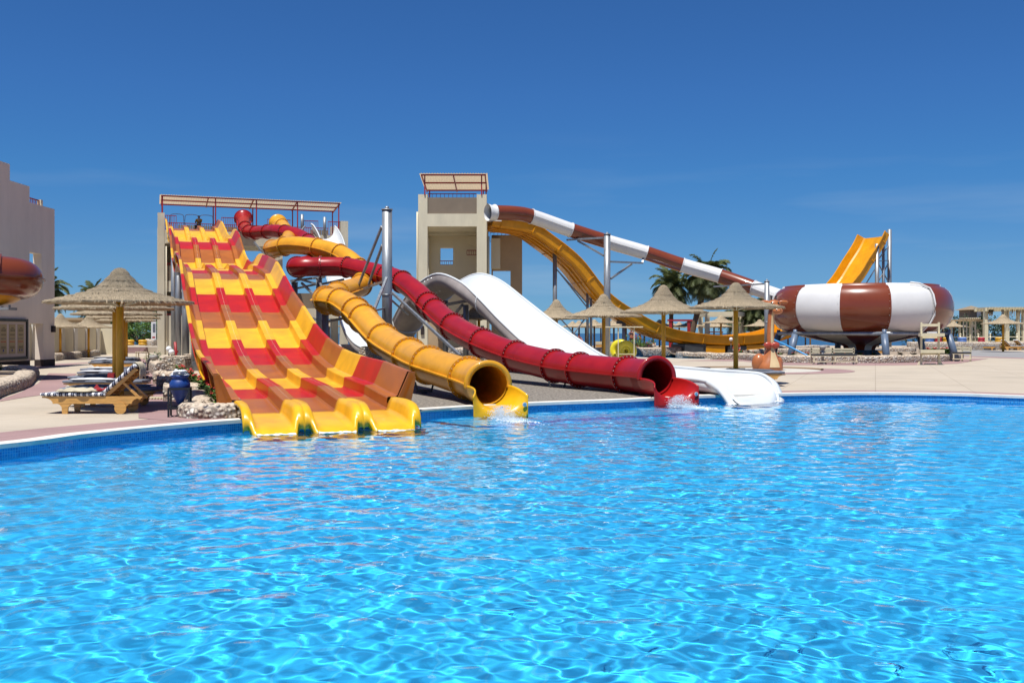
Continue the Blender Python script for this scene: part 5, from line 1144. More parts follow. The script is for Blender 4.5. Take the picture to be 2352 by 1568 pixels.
# bed by the left building
stone_wall([Vector((-12.6, 23.5, 0)), Vector((-13.5, 25.7, 0)), Vector((-15.0, 30.2, 0)), Vector((-16.9, 34.6, 0)), Vector((-18.2, 37.6, 0)), Vector((-19.6, 39.6, 0)), Vector((-21.4, 40.2, 0)), Vector((-22.6, 39.6, 0))], .62, .38, 'long rounded cobble kerb of the bed before the rose beige building')
stone_wall([Vector((-22.7, 39, 0)), Vector((-20.5, 33.5, 0)), Vector((-18.0, 28, 0)), Vector((-15.6, 23.5, 0))], .5, .36, 'inner cobble kerb close to the rose beige building')
soil([Vector((-12.7, 23.6, 0)), Vector((-15.1, 30.3, 0)), Vector((-18.3, 37.5, 0)), Vector((-22.4, 39.6, 0)), Vector((-18, 28, 0)), Vector((-15.6, 23.6, 0))], .22)
# ring around the bowl
rw = [G(1560, 821.5), G(1640, 825), G(1705, 825.5), G(1760, 830.5), G(1851, 833), G(1950, 833.3), G(2050, 833), G(2110, 831.5), G(2170, 829.5), G(2200, 824), G(2196, 815), G(2150, 808)]
stone_wall(rw, .55, .42, 'long low cobble wall curving round the front of the bowl', sm=8)
soil(rw+[G(2050, 801), G(1800, 801), G(1600, 804), G(1530, 808)], .16)
stone_wall([G(1715, 822), G(1760, 818), G(1850, 816), G(1960, 813), G(2100, 812)], .5, .55, 'second cobble wall among the bowl legs', sm=6)
stone_wall([G(1300, 817.5), G(1400, 817.5), G(1520, 816), G(1640, 814), G(1760, 812), G(1900, 808)], .5, .62, 'straight cobble wall behind the small far pool', sm=6)
stone_wall([G(1395, 806), G(1460, 806), G(1506, 806)], .6, .75, 'short raised cobble wall behind the swim rings')
stone_wall([G(2085, 803), G(2200, 804), G(2352, 803.4), G(2450, 803)], .6, .80, 'long cobble retaining wall at the far right', lump=.03)
stone_wall([G(640, 819), G(760, 818), G(860, 822)], .6, .85, 'cobble wall under the amber tube loop')
stone_wall([G(840, 842), G(900, 838), G(960, 835)], .8, 1.0, 'dark cobble mound below the white chute dip')
stone_wall([G(1030, 832), G(1075, 829), G(1120, 828)], .7, .8, 'cobble mound under the white slide hump')
stone_wall([G(118, 829), G(150, 825), G(222, 817)], .5, .45, 'cobble kerb along the foot of the cream boundary wall')
stone_wall([G(334, 806.5), G(345, 806.5), G(358, 807)], .6, 1.1, 'cobble wall right of the rose steps'); stone_wall([G(208, 808.5), G(215, 808), G(224, 808)], .6, 1.0, 'cobble wall left of the rose steps')
# ================================================================ vegetation
def leaf_cluster(mb, c, rx, ry, rz, n, size, rr, mi=0, clumps=9):
    cl = [(Vector((rr.gauss(0, .5)*rx, rr.gauss(0, .5)*ry, rr.uniform(-.6, .8)*rz)), rr.uniform(.28, .5)) for _ in range(clumps)]
    for _ in range(n):
        k, q = rr.choice(cl); d = Vector((rr.gauss(0, 1), rr.gauss(0, 1), rr.gauss(0, 1))).normalized()*rr.uniform(.6, 1)*q
        p = c+k+Vector((d.x*rx, d.y*ry, d.z*rz)); nrm = (d+Vector((rr.gauss(0, .4), rr.gauss(0, .4), rr.gauss(.3, .4)))).normalized()
        a = nrm.orthogonal().normalized(); a = Matrix.Rotation(rr.uniform(0, 6.28), 3, nrm) @ a; b_ = nrm.cross(a); s = size*rr.uniform(.6, 1.4)
        mb.add([p-a*s, p-b_*s*.4+nrm*s*.1, p+a*s, p+b_*s*.4+nrm*s*.1], [(0, 1, 2, 3)], mi)
def shrub(loc, rx, ry, rz, n, size, m, label, cat='shrub', name='shrub', seed=1, group=None, bloom=None):
    rr = random.Random(seed); mb = MB(); leaf_cluster(mb, Vector((0, 0, rz*.85)), rx, ry, rz, n, size, rr)
    t = thing(name, loc, label, cat, group); mb.build('foliage', m, t, local=True)
    mb = MB()
    for k in range(5): a = rr.uniform(0, 6.28); mb.cyl((0, 0, 0), (math.cos(a)*rx*.4, math.sin(a)*ry*.4, rz*.9), .03*max(rx, .5), .012, n=5)
    mb.build('stem', M['trunk'], t, local=True)
    if bloom:
        mb = MB(); leaf_cluster(mb, Vector((0, 0, rz*1.0)), rx, ry, rz, n//4, size, rr); mb.build('blossom', bloom, t, local=True)
    return t
def flower(seed, h_=.34):
    rr = random.Random(seed); t = thing('flower_plant', (0, 0, 0), 'x', 'flower', 'red flowers in the cobble beds'); mb = MB()
    for k in range(95):
        a = rr.uniform(0, 6.28); r0 = rr.uniform(0, .2); b_ = Vector((math.cos(a)*r0*.4, math.sin(a)*r0*.4, h_*rr.uniform(.15, .75))); d = Vector((math.cos(a+rr.uniform(-.5, .5)), math.sin(a), rr.uniform(-.1, .8))).normalized(); L = rr.uniform(.09, .17); s = d.cross(UZ).normalized()*L*.28
        mb.add([b_, b_+d*L*.5+s, b_+d*L-UZ*.02, b_+d*L*.5-s], [(0, 1, 2, 3)])
    mb.build('foliage', M['leafy'] if seed % 2 else M['leaf'], t, local=True)
    mb = MB()
    for k in range(4): a = rr.uniform(0, 6.28); mb.cyl((0, 0, -.02), (math.cos(a)*.06, math.sin(a)*.06, h_*.7), .006, n=4)
    mb.build('stem', M['leaf'], t, local=True)
    for k in range(4):
        a = rr.uniform(0, 6.28); r0 = rr.uniform(.03, .17); c = Vector((math.cos(a)*r0, math.sin(a)*r0, h_*rr.uniform(.55, 1.0))); mb = MB()
        for j in range(7):
            q = 2*math.pi*j/7; mb.add([c, c+Vector((math.cos(q-.35)*.036, math.sin(q-.35)*.036, .018)), c+Vector((math.cos(q)*.055, math.sin(q)*.055, .0)), c+Vector((math.cos(q+.35)*.036, math.sin(q+.35)*.036, .018))], [(0, 1, 2, 3)])
        mb.ball(c+UZ*.008, .022, 5); mb.build('blossom', M['bloom'], t, local=True)
    return t
F0 = [flower(1), flower(2), flower(3)]
used = [False]*3
def place_flower(x, y, z, label, k, sc=1.0):
    if not used[k]: o = F0[k]; used[k] = True
    else: o = copy_tree(F0[k])
    o.location = (x, y, z); o.rotation_euler = (0, 0, x*7+y*3); o['label'] = label; o.scale = (sc, sc, sc)
rf = random.Random(11)
for i in range(13):
    t_ = i/12; x = -5.98+(-12.0+5.98)*t_; y = 20.2+(36.0-20.2)*t_
    place_flower(x+rf.uniform(-.08, .08), y, .18, 'red flowered plant beside the striped slide, %s from the pool' % ORD[i], i % 3, 1.15-.1*t_)
for i in range(9):
    t_ = i/8; place_flower(-14.1-4.4*t_+rf.uniform(-.1, .1), 25+11*t_, .22, 'red flowered plant before the rose beige building, %s from the pool' % ORD[i], (i+1) % 3, 1.1)
for i in range(16):
    px = 1705+i*31; b_ = np.interp(px, [1705, 1760, 1851, 2110, 2180], [826.5, 832.5, 835.5, 833.5, 829]); g = G(px, b_-3.2)
    place_flower(g.x, g.y+.6, .16, 'small red flowered plant in the round cobble planter, %s from the left' % ORD[i], i % 3, 1.2)
for i in range(12):
    g = G(2122+i*6.2, 824-.35*i+rf.uniform(-1.5, 1.5)); place_flower(g.x, g.y, .16, 'red flower in the patch by the ladder rack, %s from the left' % ORD[i], i % 3, 1.6)
for i, (px, Y) in enumerate(((463, 43), (444, 46), (452, 46))): place_flower(X(px, Y), Y+.4, .62, ['red flowered plant on the cobble box nearest the slide', 'left red flowered plant on the rear raised planter', 'right red flowered plant on the rear raised planter'][i], 0, 1.2)
shrub(Vector((X(360, 48), 48, 0)), .5, .5, .4, 350, .05, M['leaf'], 'small green bush beside the ash bin', seed=3)
# palms
def palm(loc, h_, lean, fl, label, seed, nf=60, tr=.2, crown=1.0, group='date palms', fuzz=False):
    rr = random.Random(seed); t = thing('palm_tree', loc, label, 'palm tree', group)
    top = Vector((lean[0], lean[1], h_)); pts = catmull([Vector((0, 0, 0)), Vector((lean[0]*.15, lean[1]*.2, h_*.3)), Vector((lean[0]*.55, lean[1]*.6, h_*.65)), top], 7)
    mb = MB(); rr_ = [tr*(1.25 if i == 0 else 1)*(1+.13*(i % 2))*(1 if i < len(pts)-4 else 1.25) for i in range(len(pts))]; mb.path(pts, rr_, n=12); mb.build('trunk', M['trunk'], t, local=True)
    mb = MB(); md = MB()
    for k in range(nf):
        az = k*2.39996+rr.uniform(-.2, .2); u = (k+.5)/nf; el = R(80-118*u+rr.uniform(-8, 8)); L = fl*rr.uniform(.82, 1.1)*(1 if u < .85 else .8); dry = u > .9
        tgt = md if dry else mb; p = top+Vector((0, 0, .1)); d = Vector((math.cos(az)*math.cos(el), math.sin(az)*math.cos(el), math.sin(el))); n = 30; sp = []
        q = p.copy(); dd = d.copy()
        for i in range(n+1):
            sp.append((q.copy(), dd.copy())); dd = (dd+Vector((0, 0, -.055-.035*(i/n)*(1+u)))).normalized(); q = q+dd*L/n
        for i in range(2, n+1):
            c, dr = sp[i]; s = dr.cross(UZ); s = s.normalized() if s.length > .01 else Vector((1, 0, 0)); ll = fl*.27*math.sin(math.pi*min(1, (i/n)*.80+.16))**.7*crown
            for sg in (-1, 1):
                for jj in (0, .5):
                    cc = c-dr*(L/n)*jj; v = (s*sg+dr*.75+UZ*rr.uniform(-.35, .25)).normalized(); w_ = dr*.021+UZ*.01
                    e_ = cc+v*ll*rr.uniform(.85, 1.1)-UZ*ll*.22; m_ = cc+v*ll*.5
                    tgt.add([cc-w_, m_-w_*1.1, e_, m_+w_*1.1+dr*.02, cc+w_], [(0, 1, 2, 3, 4)])
        for i in range(0, n, 3): 
            c0_, c1_ = sp[i][0], sp[min(i+3, n)][0]; tgt.cyl(c0_, c1_, .022*(1-i/n)+.006, n=4, cap=False)
    mb.build('crown', M['palm'], t, local=True)
    if md.v: md.build('dead_fronds', M['palmdry'], t, local=True)
    return t
def palm_at(px, Y, crown_py, base_px, label, seed, **k):
    bx = X(base_px, Y); return palm(Vector((bx, Y, 0)), Z(crown_py, Y), (X(px, Y)-bx, .3), k.pop('fl', 2.75), label, seed, **k)
palm_at(1627, 92, 640, 1586, 'tallest palm, leaning behind the amber channel slide', 1, nf=104, tr=.24, crown=1.25)
palm_at(1544, 95, 664, 1541, 'shorter palm just left of the leaning one', 2, nf=64, crown=1.0)
palm_at(1738, 100, 722, 1732, 'low palm seen under the ribbed parasol rim', 3, nf=52, crown=.9)
palm_at(1698, 104, 725, 1697, 'low palm behind the beige pergola', 4, nf=44, crown=.9)
palm_at(100, 78, 676, 94, 'palm peeking out behind the rose beige building', 5, nf=64, fl=2.2)
palm_at(210, 92, 690, 208, 'palm rising behind the largest left parasol', 6, nf=64, fl=2.2)
palm_at(268, 100, 756, 262, 'palm trunk in the garden behind the left poles', 7, nf=30)
# bushes behind the steps
for i, (px, Y, rx, rz, mk, lb) in enumerate([(240, 96, 2.6, 1.5, 'leafy', 'bright green bush at the left of the garden'), (262, 94, 1.4, 1.1, 'leafy', 'yellow green round bush by the rose steps'), (290, 101, 3.0, 2.0, 'leaf', 'dark green bush at the back of the garden'), (322, 98, 2.6, 1.4, 'leafy', 'bright green bush right of the garden palm'), (346, 100, 2.0, 1.3, 'leaf', 'green bush close to the tower corner'), (225, 104, 2.5, 1.7, 'leafd', 'dark bush behind the end of the cream wall'), (306, 106, 3.4, 2.3, 'leafd', 'tall dark bush behind the garden')]):
    shrub(Vector((X(px, Y), Y, .5)), rx, 1.4, rz, 2600, .11, M[mk], lb, seed=20+i)
shrub(Vector((X(346, 103), 103, .5)), 1.6, 1.2, 2.2, 900, .11, M['leaf'], 'magenta flowering bush beside the tower', seed=40, bloom=M['bloomm'])
shrub(Vector((X(1157, 84), 84, 0)), 1.0, 1.0, 1.2, 900, .1, M['leafy'], 'bright green bush under the white slide', seed=41)
for i, (px, Y) in enumerate([(1450, 83), (1480, 82)]): shrub(Vector((X(px, Y), Y, 0)), .9, .6, .8, 350, .09, M['leafy'], ['small bright bush behind the swim rings', 'small bush with red blossom behind the swim rings'][i], seed=60+i, bloom=M['bloom'] if i else None)
for i in range(5): shrub(Vector((X(1560+i*34, 82), 82, 0)), 1.4, .8, .65, 500, .1, M['leafd'], ['low dark bush under the amber channel, leftmost', 'low dark bush under the amber channel, second from left', 'low dark bush under the middle of the amber channel', 'low dark bush under the amber channel, second from right', 'low dark bush under the amber channel, rightmost'][i], seed=70+i)
# hedge at the far right: one clipped mass
rr = random.Random(5); mb = MB()
for k in range(26):
    px = 2085+k*16; Y = 118+rr.uniform(-2, 3); leaf_cluster(mb, Vector((X(px, Y), Y, 1.7)), 1.5, 1.2, 1.9, 420, .15, rr)
tag(mb.build('hedge', M['leafd']), 'dark green hedge running behind the far right pergolas', 'hedge')
# ================================================================ small furniture
def boxes(name, lst, m, parent): mb = MB(); [mb.box(*b_) for b_ in lst]; return mb.build(name, m, parent, local=True)
# jar stand
t = thing('jar_stand', (X(413, 19.7), 19.7, 0), 'black metal stand holding the cobalt jar beside the flower bed', 'stand', rz=R(12))
for sx_ in (-1, 1):
    for sy in (-1, 1): boxes('leg', [(sx_*.19-.018, sx_*.19+.018, sy*.19-.018, sy*.19+.018, 0, .56)], M['black'], t)
for z in (.56, .18):
    mb = MB(); 
    for a, b_ in (((-.19, -.19), (.19, -.19)), ((.19, -.19), (.19, .19)), ((.19, .19), (-.19, .19)), ((-.19, .19), (-.19, -.19))): mb.bar((*a, z), (*b_, z), .04)
    mb.build('frame_ring', M['black'], t, local=True)
for k in range(5): boxes('shelf_bar', [(-.17, .17, -.15+k*.075-.012, -.15+k*.075+.012, .165, .185)], M['black'], t)
mb = MB(); mb.lathe([(.0, .19), (.03, .2), (.10, .36), (.17, .50), (.20, .60), (.20, .66), (.165, .72), (.14, .755), (.165, .79), (.18, .80), (.165, .815), (.13, .80), (.12, .74)], n=28)
o = mb.build('jar', M['jar'], local=True); o.location = (X(413, 19.7), 19.7, .0); tag(o, 'cobalt blue pointed jar sitting in the black stand', 'jar')
for k in range(3): cloth((X(412+k, 19.7), 19.7-.02*k, .815+.035*k), .30-.03*k, .27, .05, M['white'], 'white folded towel on the cobalt jar, '+['lowest', 'middle', 'topmost'][k]+' of the pile', 80+k, 'towel', 'towel', 'towels piled on the jar')
# ash bins
def bin_(px, py, label, h_=.95):
    g = G(px, py); t = thing('ash_bin', g, label, 'ash bin'); mb = MB(); mb.cyl((0, 0, .06), (0, 0, h_-.2), .07, n=12); mb.build('stem', M['grey'], t, local=True)
    mb = MB(); mb.lathe([(.0, h_-.22), (.10, h_-.22), (.16, h_-.14), (.17, h_), (.13, h_), (.12, h_-.05), (0, h_-.05)], n=16); mb.build('bowl', M['grey'], t, local=True)
    for a in (R(30), R(150), R(270)): mb = MB(); mb.bar((0, 0, .06), (math.cos(a)*.26, math.sin(a)*.26, .05), .06); mb.cyl((math.cos(a)*.26, math.sin(a)*.26, 0), (math.cos(a)*.26, math.sin(a)*.26, .05), .035, n=8); mb.build('foot', M['grey'], t, local=True)
bin_(353, 854, 'grey pedestal ash bin beside the left loungers', .72); bin_(1889.5, 836.5, 'grey pedestal ash bin in front of the cream bench', 1.0)
# stool, drain mat
g = G(327, 828); t = thing('stool', g, 'low cream wooden table beyond the left loungers', 'table')
boxes('top', [(-.34+k*.1, -.34+k*.1+.08, -.25, .25, .5, .54) for k in range(7)], M['creamwood'], t)
for sx_ in (-.3, .3):
    for sy in (-.2, .2): boxes('leg', [(sx_-.03, sx_+.03, sy-.03, sy+.03, 0, .499)], M['creamwood'], t)
boxes('stretcher', [(-.3, .3, -.215, -.185, .12, .17)], M['creamwood'], t)
t = thing('duckboard', G(372, 916), 'cream slatted duckboard on the rose paving by the jar stand', 'mat')
for k in range(11): boxes('slat', [(-.35+k*.075, -.35+k*.075+.045, -.28, .28, .02, .045)], M['creamwood'], t)
boxes('bearer', [(-.36, .46, -.2, -.16, .009, .0199), (-.36, .46, .16, .2, .009, .0199)], M['creamwood'], t)
# globe lamps
for px, py, Y, lb in ((388, 801.5, 41.3, 'white globe lamp on the cobble planter, upper of the left pair'), (394, 808.5, 40.9, 'white globe lamp on the cobble planter, lower of the left pair'), (779, 798, 44, 'white globe lamp near the foot of the white chute'), (1679, 779, 66, 'small globe lamp left of the orange lifebuoy'), (1689, 779, 66, 'small globe lamp above the orange lifebuoy')):
    t = thing('globe_lamp', (X(px, Y), Y, 0), lb, 'lamp', 'globe lamps'); z = Z(py, Y); mb = MB(); mb.ball((0, 0, z), .125, 12); mb.build('globe', M['globe'], t, local=True); mb = MB(); mb.cyl((0, 0, 0), (0, 0, z-.11), .025); mb.build('stem', M['dsteel'], t, local=True)
# red hose reel post
t = thing('fire_post', (X(402, 46), 46, 0), 'dark red hose post standing by the tower wall', 'post'); mb = MB(); mb.cyl((.1, 0, 0), (0, 0, Z(785, 46)), .06); mb.build('pipe', M['redp'], t, local=True); boxes('valve', [(-.02, .14, -.05, .05, .75, .85)], M['redp'], t)
# wall sign
t = thing('wall_sign', (X(353, 74), 74, 1.9), 'small white framed notice on the edge of the tower', 'sign'); boxes('board', [(-.18, .18, -.02, .02, -.75, .75)], M['white'], t); boxes('printed_panel', [(-.06, .14, -.024, -.021, -.2, .45)], M['greycloth'], t); boxes('red_panel', [(-.1, .12, -.024, -.021, -.62, -.5)], M['redp'], t)
# benches
def bench(g, L_, label, rz=0, cush=True):
    t = thing('bench', g, label, 'bench', rz=rz)
    for x in (-L_/2+.06, 0, L_/2-.06):
        for y in (-.22, .22): boxes('leg', [(x-.035, x+.035, y-.035, y+.035, 0, .42 if y < 0 else .88)], M['creamwood'], t)
    for y in (-.255, -.1, .06): boxes('seat_slat', [(-L_/2, L_/2, y, y+.13, .42, .45)], M['creamwood'], t)
    for z in (.66, .80): boxes('back_slat', [(-L_/2, L_/2, .185, .21, z-.045, z+.045)], M['creamwood'], t)
    boxes('stretcher', [(-L_/2, L_/2, -.29, -.258, .12, .18)], M['creamwood'], t)
    mb = MB(); cushion(mb, -L_/2+.02, L_/2-.02, -.26, .16, .452, .56); mb.build('cushion', M['darkcush'], t, local=True)
    return t
bench(G(1915, 836.5), 2.36, 'long cream bench with charcoal cushion in front of the bowl'); bench(G(2210, 830), 1.0, 'short cream bench with thick charcoal cushion at the right', R(-28))
# cream ladder rack
g = G(2136, 837.5); t = thing('ladder_rack', g, 'tall cream wooden ring rack standing right of the bowl', 'rack')
for x in (-.46, .46):
    boxes('upright', [(x-.045, x+.045, -.045, .045, .1, 2.22)], M['creamwood'], t)
    mb = MB(); lp = [(-.16 if x < 0 else -.06, 0), (.16 if x > 0 else .06, 0), (.06, .22), (.045, .34), (-.045, .34), (-.06, .22)]
    mb.add([Vector((x+a*(1.25 if a*x > 0 else .8), y, z)) for y in (-.05, .05) for a, z in lp], [(0, 1, 2, 3, 4, 5), (11, 10, 9, 8, 7, 6)]+[(i, (i+1) % 6, 6+(i+1) % 6, 6+i) for i in range(6)]); mb.build('foot', M['creamwood'], t, local=True)
boxes('top_bar', [(-.414, .414, -.04, .04, 2.0, 2.14)], M['creamwood'], t); boxes('bottom_bar', [(-.3, .3, -.02, .02, .04, .08)], M['creamwood'], t)
for z in (.62, 1.48): boxes('shelf', [(-.62, .62, -.35, -.05, z, z+.17), (-.40, .40, .05, .30, z-.1, z+.05)], M['creamwood'], t)
boxes('folded_towel', [(-.2, .22, -.34, -.1, 1.652, 1.73)], M['white'], t)
# yellow swim rings and their cream stand
def torus(mb, c, ax, R0, r0, n=40, m_=14):
    c = Vector(c); ax = Vector(ax).normalized(); a = ax.orthogonal().normalized(); b_ = ax.cross(a)
    mb.loft([[c+(a*math.cos(q)+b_*math.sin(q))*(R0+r0*math.cos(w_))+ax*r0*math.sin(w_) for w_ in [2*math.pi*j/m_ for j in range(m_)]] for q in [2*math.pi*i/n for i in range(n+1)]], closed=True); return mb
for k, (px, py, Y, dz) in enumerate(((1438, 806, 57, 0), (1424, 803, 57.6, 0))):
    mb = MB(); torus(mb, P(px, py, Y), (-.25 if k == 0 else -.55, -1, .12), .41, .21); o = mb.build('swim_ring', M['inft']); tag(o, ['front yellow inflatable ring behind the crimson tube', 'rear yellow inflatable ring, partly hidden'][k], 'swim ring', 'yellow swim rings')
mb = MB(); torus(mb, P(1438, 806, 56.95), (-.25, -1, .12), .20, .10); tag(mb.build('swim_ring', M['inft']), 'small yellow inflatable ring inside the front one', 'swim ring', 'yellow swim rings')
t = thing('ring_stand', (X(1432, 56), 56, 0), 'cream metal frame stand around the yellow swim rings', 'stand')
for a, b_ in (((1420, 751, 56), (1420, 825, 56)), ((1456.5, 751, 56), (1456.5, 825, 56)), ((1400, 752, 57), (1400, 820, 57))): mb = MB(); mb.bar(P(*a), P(*b_), .05); mb.build('upright', M['creamwood'], t)
mb = MB(); mb.box(X(1386, 56.5), X(1474, 56.5), 55.9, 57, Z(752, 56), Z(749.5, 56)); mb.build('shelf', M['creamwood'], t); mb = MB(); mb.bar(P(1420, 813, 56), P(1456, 813, 56), .04); mb.build('rung', M['creamwood'], t)
# lifebuoy
rm = M['redp']; orr = mat('lifebuoy_orange', (.62, .09, .03), rough=.4); mb = MB(); q = P(1692, 801, 66); n = 36
torus(mb, q, (.8, -1, 0), .30, .075); o = mb.build('lifebuoy', [orr, M['white']])
for p in o.data.polygons:
    v = p.center+o.location-q; a = math.degrees(math.atan2(v.z, math.hypot(v.x, v.y)*(1 if v.x > 0 else -1))) % 90
    p.material_index = 1 if a < 16 else 0
tag(o, 'orange and white lifebuoy hanging behind the ribbed parasol pole', 'lifebuoy')
t = thing('lifebuoy_post', (X(1690, 66.2), 66.2, 0), 'slim grey post that carries the orange lifebuoy', 'post'); boxes('shaft', [(-.03, .03, -.03, .03, 0, 1.1)], M['steel'], t)
# wooden crate seat
t = thing('crate_bench', (X(1394, 78), 78, 0), 'varnished wooden crate bench left of the swim rings', 'bench')
for k in range(4): boxes('plank', [(-.88, .88, -.3, .3, .1+k*.23, .30+k*.23)], M['pine'] if k % 2 == 0 else M['creamwood'], t)
# coloured tyres
def tyres(px, py, Y, c, label, r_=.33):
    g = P(px, py, Y); t = thing('tyre_stack', g, label, 'tyres', 'painted tyre stacks'); m_ = mat(label.split()[0]+'_tyre_paint', c, rough=.5, var=.15)
    for k in range(2): mb = MB(); torus(mb, (0, 0, .13+.24*k), (0, 0, 1), r_, .13, 24, 10); mb.build('tyre', m_, t, local=True)
for px, c, lb in ((2135, (.10, .22, .55), 'blue painted tyre stack behind the ladder rack'), (2155, (.5, .02, .04), 'red painted tyre stack right of the ladder rack'), (2175.5, (.75, .40, .02), 'yellow painted tyre stack on the far cobble wall'), (2210, (.12, .24, .58), 'blue painted tyre stack left of the cream trellis'), (2254, (.5, .02, .04), 'red painted tyre stack right of the cream trellis'), (2296, (.75, .40, .02), 'yellow painted tyre stack behind the far parasol pole')): tyres(px, 786, 100, c, lb, .22 if 'red' in lb else .3)
for px, lb in ((298.5, 'yellow painted tyre stack left on the garden terrace'), (328, 'yellow painted tyre stack right on the garden terrace')): tyres(px, 793, 88, (.75, .40, .02), lb, .25)
# trellis, fence, pergolas on the far right
t = thing('trellis', (X(2226, 101), 101, .7), 'cream twin ladder trellis arch among the far tyres', 'trellis')
for a in (2213, 2220.3, 2232.5, 2240.5): mb = MB(); mb.bar(P(a, 786, 101), P(a, 734, 101), .10); mb.build('post', M['creamwood'], t)
for a, b_ in ((2213, 2220.3), (2232.5, 2240.5)):
    for py in (774, 760.5, 747): mb = MB(); mb.bar(P(a, py, 101), P(b_, py, 101), .09); mb.build('rung', M['creamwood'], t)
mb = MB(); mb.box(X(2209, 101), X(2244, 101), 100.4, 101.6, Z(734, 101), Z(732, 101)); mb.build('top', M['roofp'], t)
for k in range(8): mb = MB(); px = 2211+k*4.4; mb.box(X(px, 101), X(px, 101)+.09, 100.2, 101.8, Z(731.9, 101), Z(729.5, 101)); mb.build('slat', M['creamwood'], t)
t = thing('rail_fence', (X(2260, 104), 104, .7), 'low cream post and rail fence at the far right', 'fence')
for k, px in enumerate((2160, 2181, 2206, 2247, 2274.5, 2336)): mb = MB(); mb.cyl(P(px, 786, 104), P(px, 768.5, 104), .07, n=8); mb.ball(P(px, 767.5, 104), .1, 6); mb.build('fence_post', M['creamwood'], t)
for py in (774, 784): mb = MB(); mb.bar(P(2150, py, 104), P(2450, py-1, 104), .08); mb.build('rail', M['creamwood'], t)
t = thing('pergola', (X(2300, 108), 108, 0), 'large cream pergola with hanging slats at the right frame edge', 'pergola')
for px, w_ in ((2264, .38), (2312, .42), (2352, .42), (2400, .42), (2338, .25)): p = P(px, 790, 108); mb = MB(); mb.box(p.x-w_/2, p.x+w_/2, 107.8, 108.2, 0, Z(711, 108)); mb.box(p.x-w_*.7, p.x+w_*.7, 107.7, 108.3, 0, .7); mb.build('column', M['creamwood'], t)
for py, y in ((711, 107.6), (711, 110)): mb = MB(); mb.bar(P(2258, py, 108)+Vector((0, y-108, 0)), P(2500, py-2, 108)+Vector((0, y-108, 0)), .2, .35); mb.build('beam', M['creamwood'], t)
for k in range(44): mb = MB(); px = 2262+k*3.4; p = P(px, 709, 108); mb.box(p.x, p.x+.07, 107, 110.6, p.z, p.z+.16); mb.build('slat', M['creamwood'], t)
rr = random.Random(9); mb = MB()
for k in range(60): px = 2300+rr.uniform(-1, 60) if k > 22 else 2270+rr.uniform(0, 14); p = P(px, 711, 107.5); mb.box(p.x, p.x+.05, 107.5, 107.53, p.z-rr.uniform(.2, .75), p.z)
mb.build('hanging_fringe', M['roofp'], t)
t = thing('beach_hut', (X(2244, 122), 122, 0), 'small grey hut with thatched peak and white curtain at the far right', 'hut')
mb = MB(); mb.box(X(2228, 122), X(2262, 122), 122, 125, 0, Z(711, 122)); mb.build('wall', M['taupe'], t); mb = MB(); a = P(2244, 705, 122); c_ = [P(2224, 711, 121.5), P(2265, 711, 121.5), P(2265, 711, 121.5)+Vector((0, 4, 0)), P(2224, 711, 121.5)+Vector((0, 4, 0))]; mb.add(c_+[a+Vector((0, 1.5, .2))], [(0, 1, 4), (1, 2, 4), (2, 3, 4), (3, 0, 4), (0, 3, 2, 1)]); mb.build('roof', M['roofp'], t)
mb = MB(); mb.box(X(2244, 121.9), X(2253, 121.9), 121.9, 121.98, Z(733, 122), Z(712, 122)); mb.build('curtain', M['white'], t)
t = thing('shade_roof', (X(2200, 112), 112, 0), 'long flat brown shade roof behind the bowl at the right', 'shelter')
mb = MB(); mb.box(X(2150, 112), X(2262, 112), 110.5, 114, Z(737.5, 112), Z(734, 112)); mb.build('roof', M['roofp'], t)
for px in (2158, 2176, 2196, 2220, 2250): p = P(px, 790, 112); mb = MB(); mb.box(p.x-.1, p.x+.1, 111, 111.2, 0, Z(737.6, 112)); mb.build('column', M['creamwood'], t)
# beige pergola and red frame by the sea
t = thing('pergola', (X(1655, 98), 98, 0), 'beige pergola frame between the palms in front of the sea', 'pergola')
for px, Y, w_ in ((1609, 100, .42), (1624.5, 96, .42), (1687, 96, .38), (1703, 100, .42)): p = P(px, 790, Y); mb = MB(); mb.box(p.x-w_/2, p.x+w_/2, Y-.2, Y+.2, 0, Z(722, Y)); mb.build('column', M['cream'], t)
for a, b_ in (((1604, 723.5, 100), (1624, 720.5, 96)), ((1620, 720.5, 96), (1692, 720.5, 96)), ((1604, 723, 100), (1708, 723, 100)), ((1690, 720.5, 96), (1708, 722, 100))): mb = MB(); mb.bar(P(*a), P(*b_), .35, .42); mb.build('beam', M['cream'], t)
t = thing('red_frame', (X(1561, 90), 90, 0), 'red wooden goal shaped frame left of the leaning palm', 'frame')
for px in (1540, 1582): p = P(px, 790, 90); mb = MB(); mb.box(p.x-.13, p.x+.13, 89.9, 90.1, 0, Z(736, 90)); mb.build('post', M['redp'], t)
mb = MB(); mb.bar(P(1533, 735.5, 90), P(1590, 735.5, 90), .3, .16); mb.build('crossbar', M['redp'], t)
t = thing('orange_rail', (X(1650, 96), 94, 0), 'orange painted plank rail under the beige pergola', 'rail'); mb = MB(); mb.bar(P(1628, 762, 94), P(1661, 762.5, 94), .1, .1); mb.build('plank', orr, t)
for px in (1630, 1659): mb = MB(); mb.bar(P(px, 763, 94), P(px, 790, 94), .06); mb.build('post', M['creamwood'], t)
# orange lattice mast and cream benches seen under tower one
t = thing('lattice_mast', (X(723, 110), 110, 0), 'orange lattice mast seen under the wide tower', 'mast')
for px in (719, 728): mb = MB(); mb.bar(P(px, 800, 110), P(px, 729, 110), .12); mb.build('post', orr, t)
mb = MB(); [mb.bar(P(719, y, 110), P(728, y-5, 110), .08) for y in range(735, 795, 6)]; mb.build('lattice', orr, t)
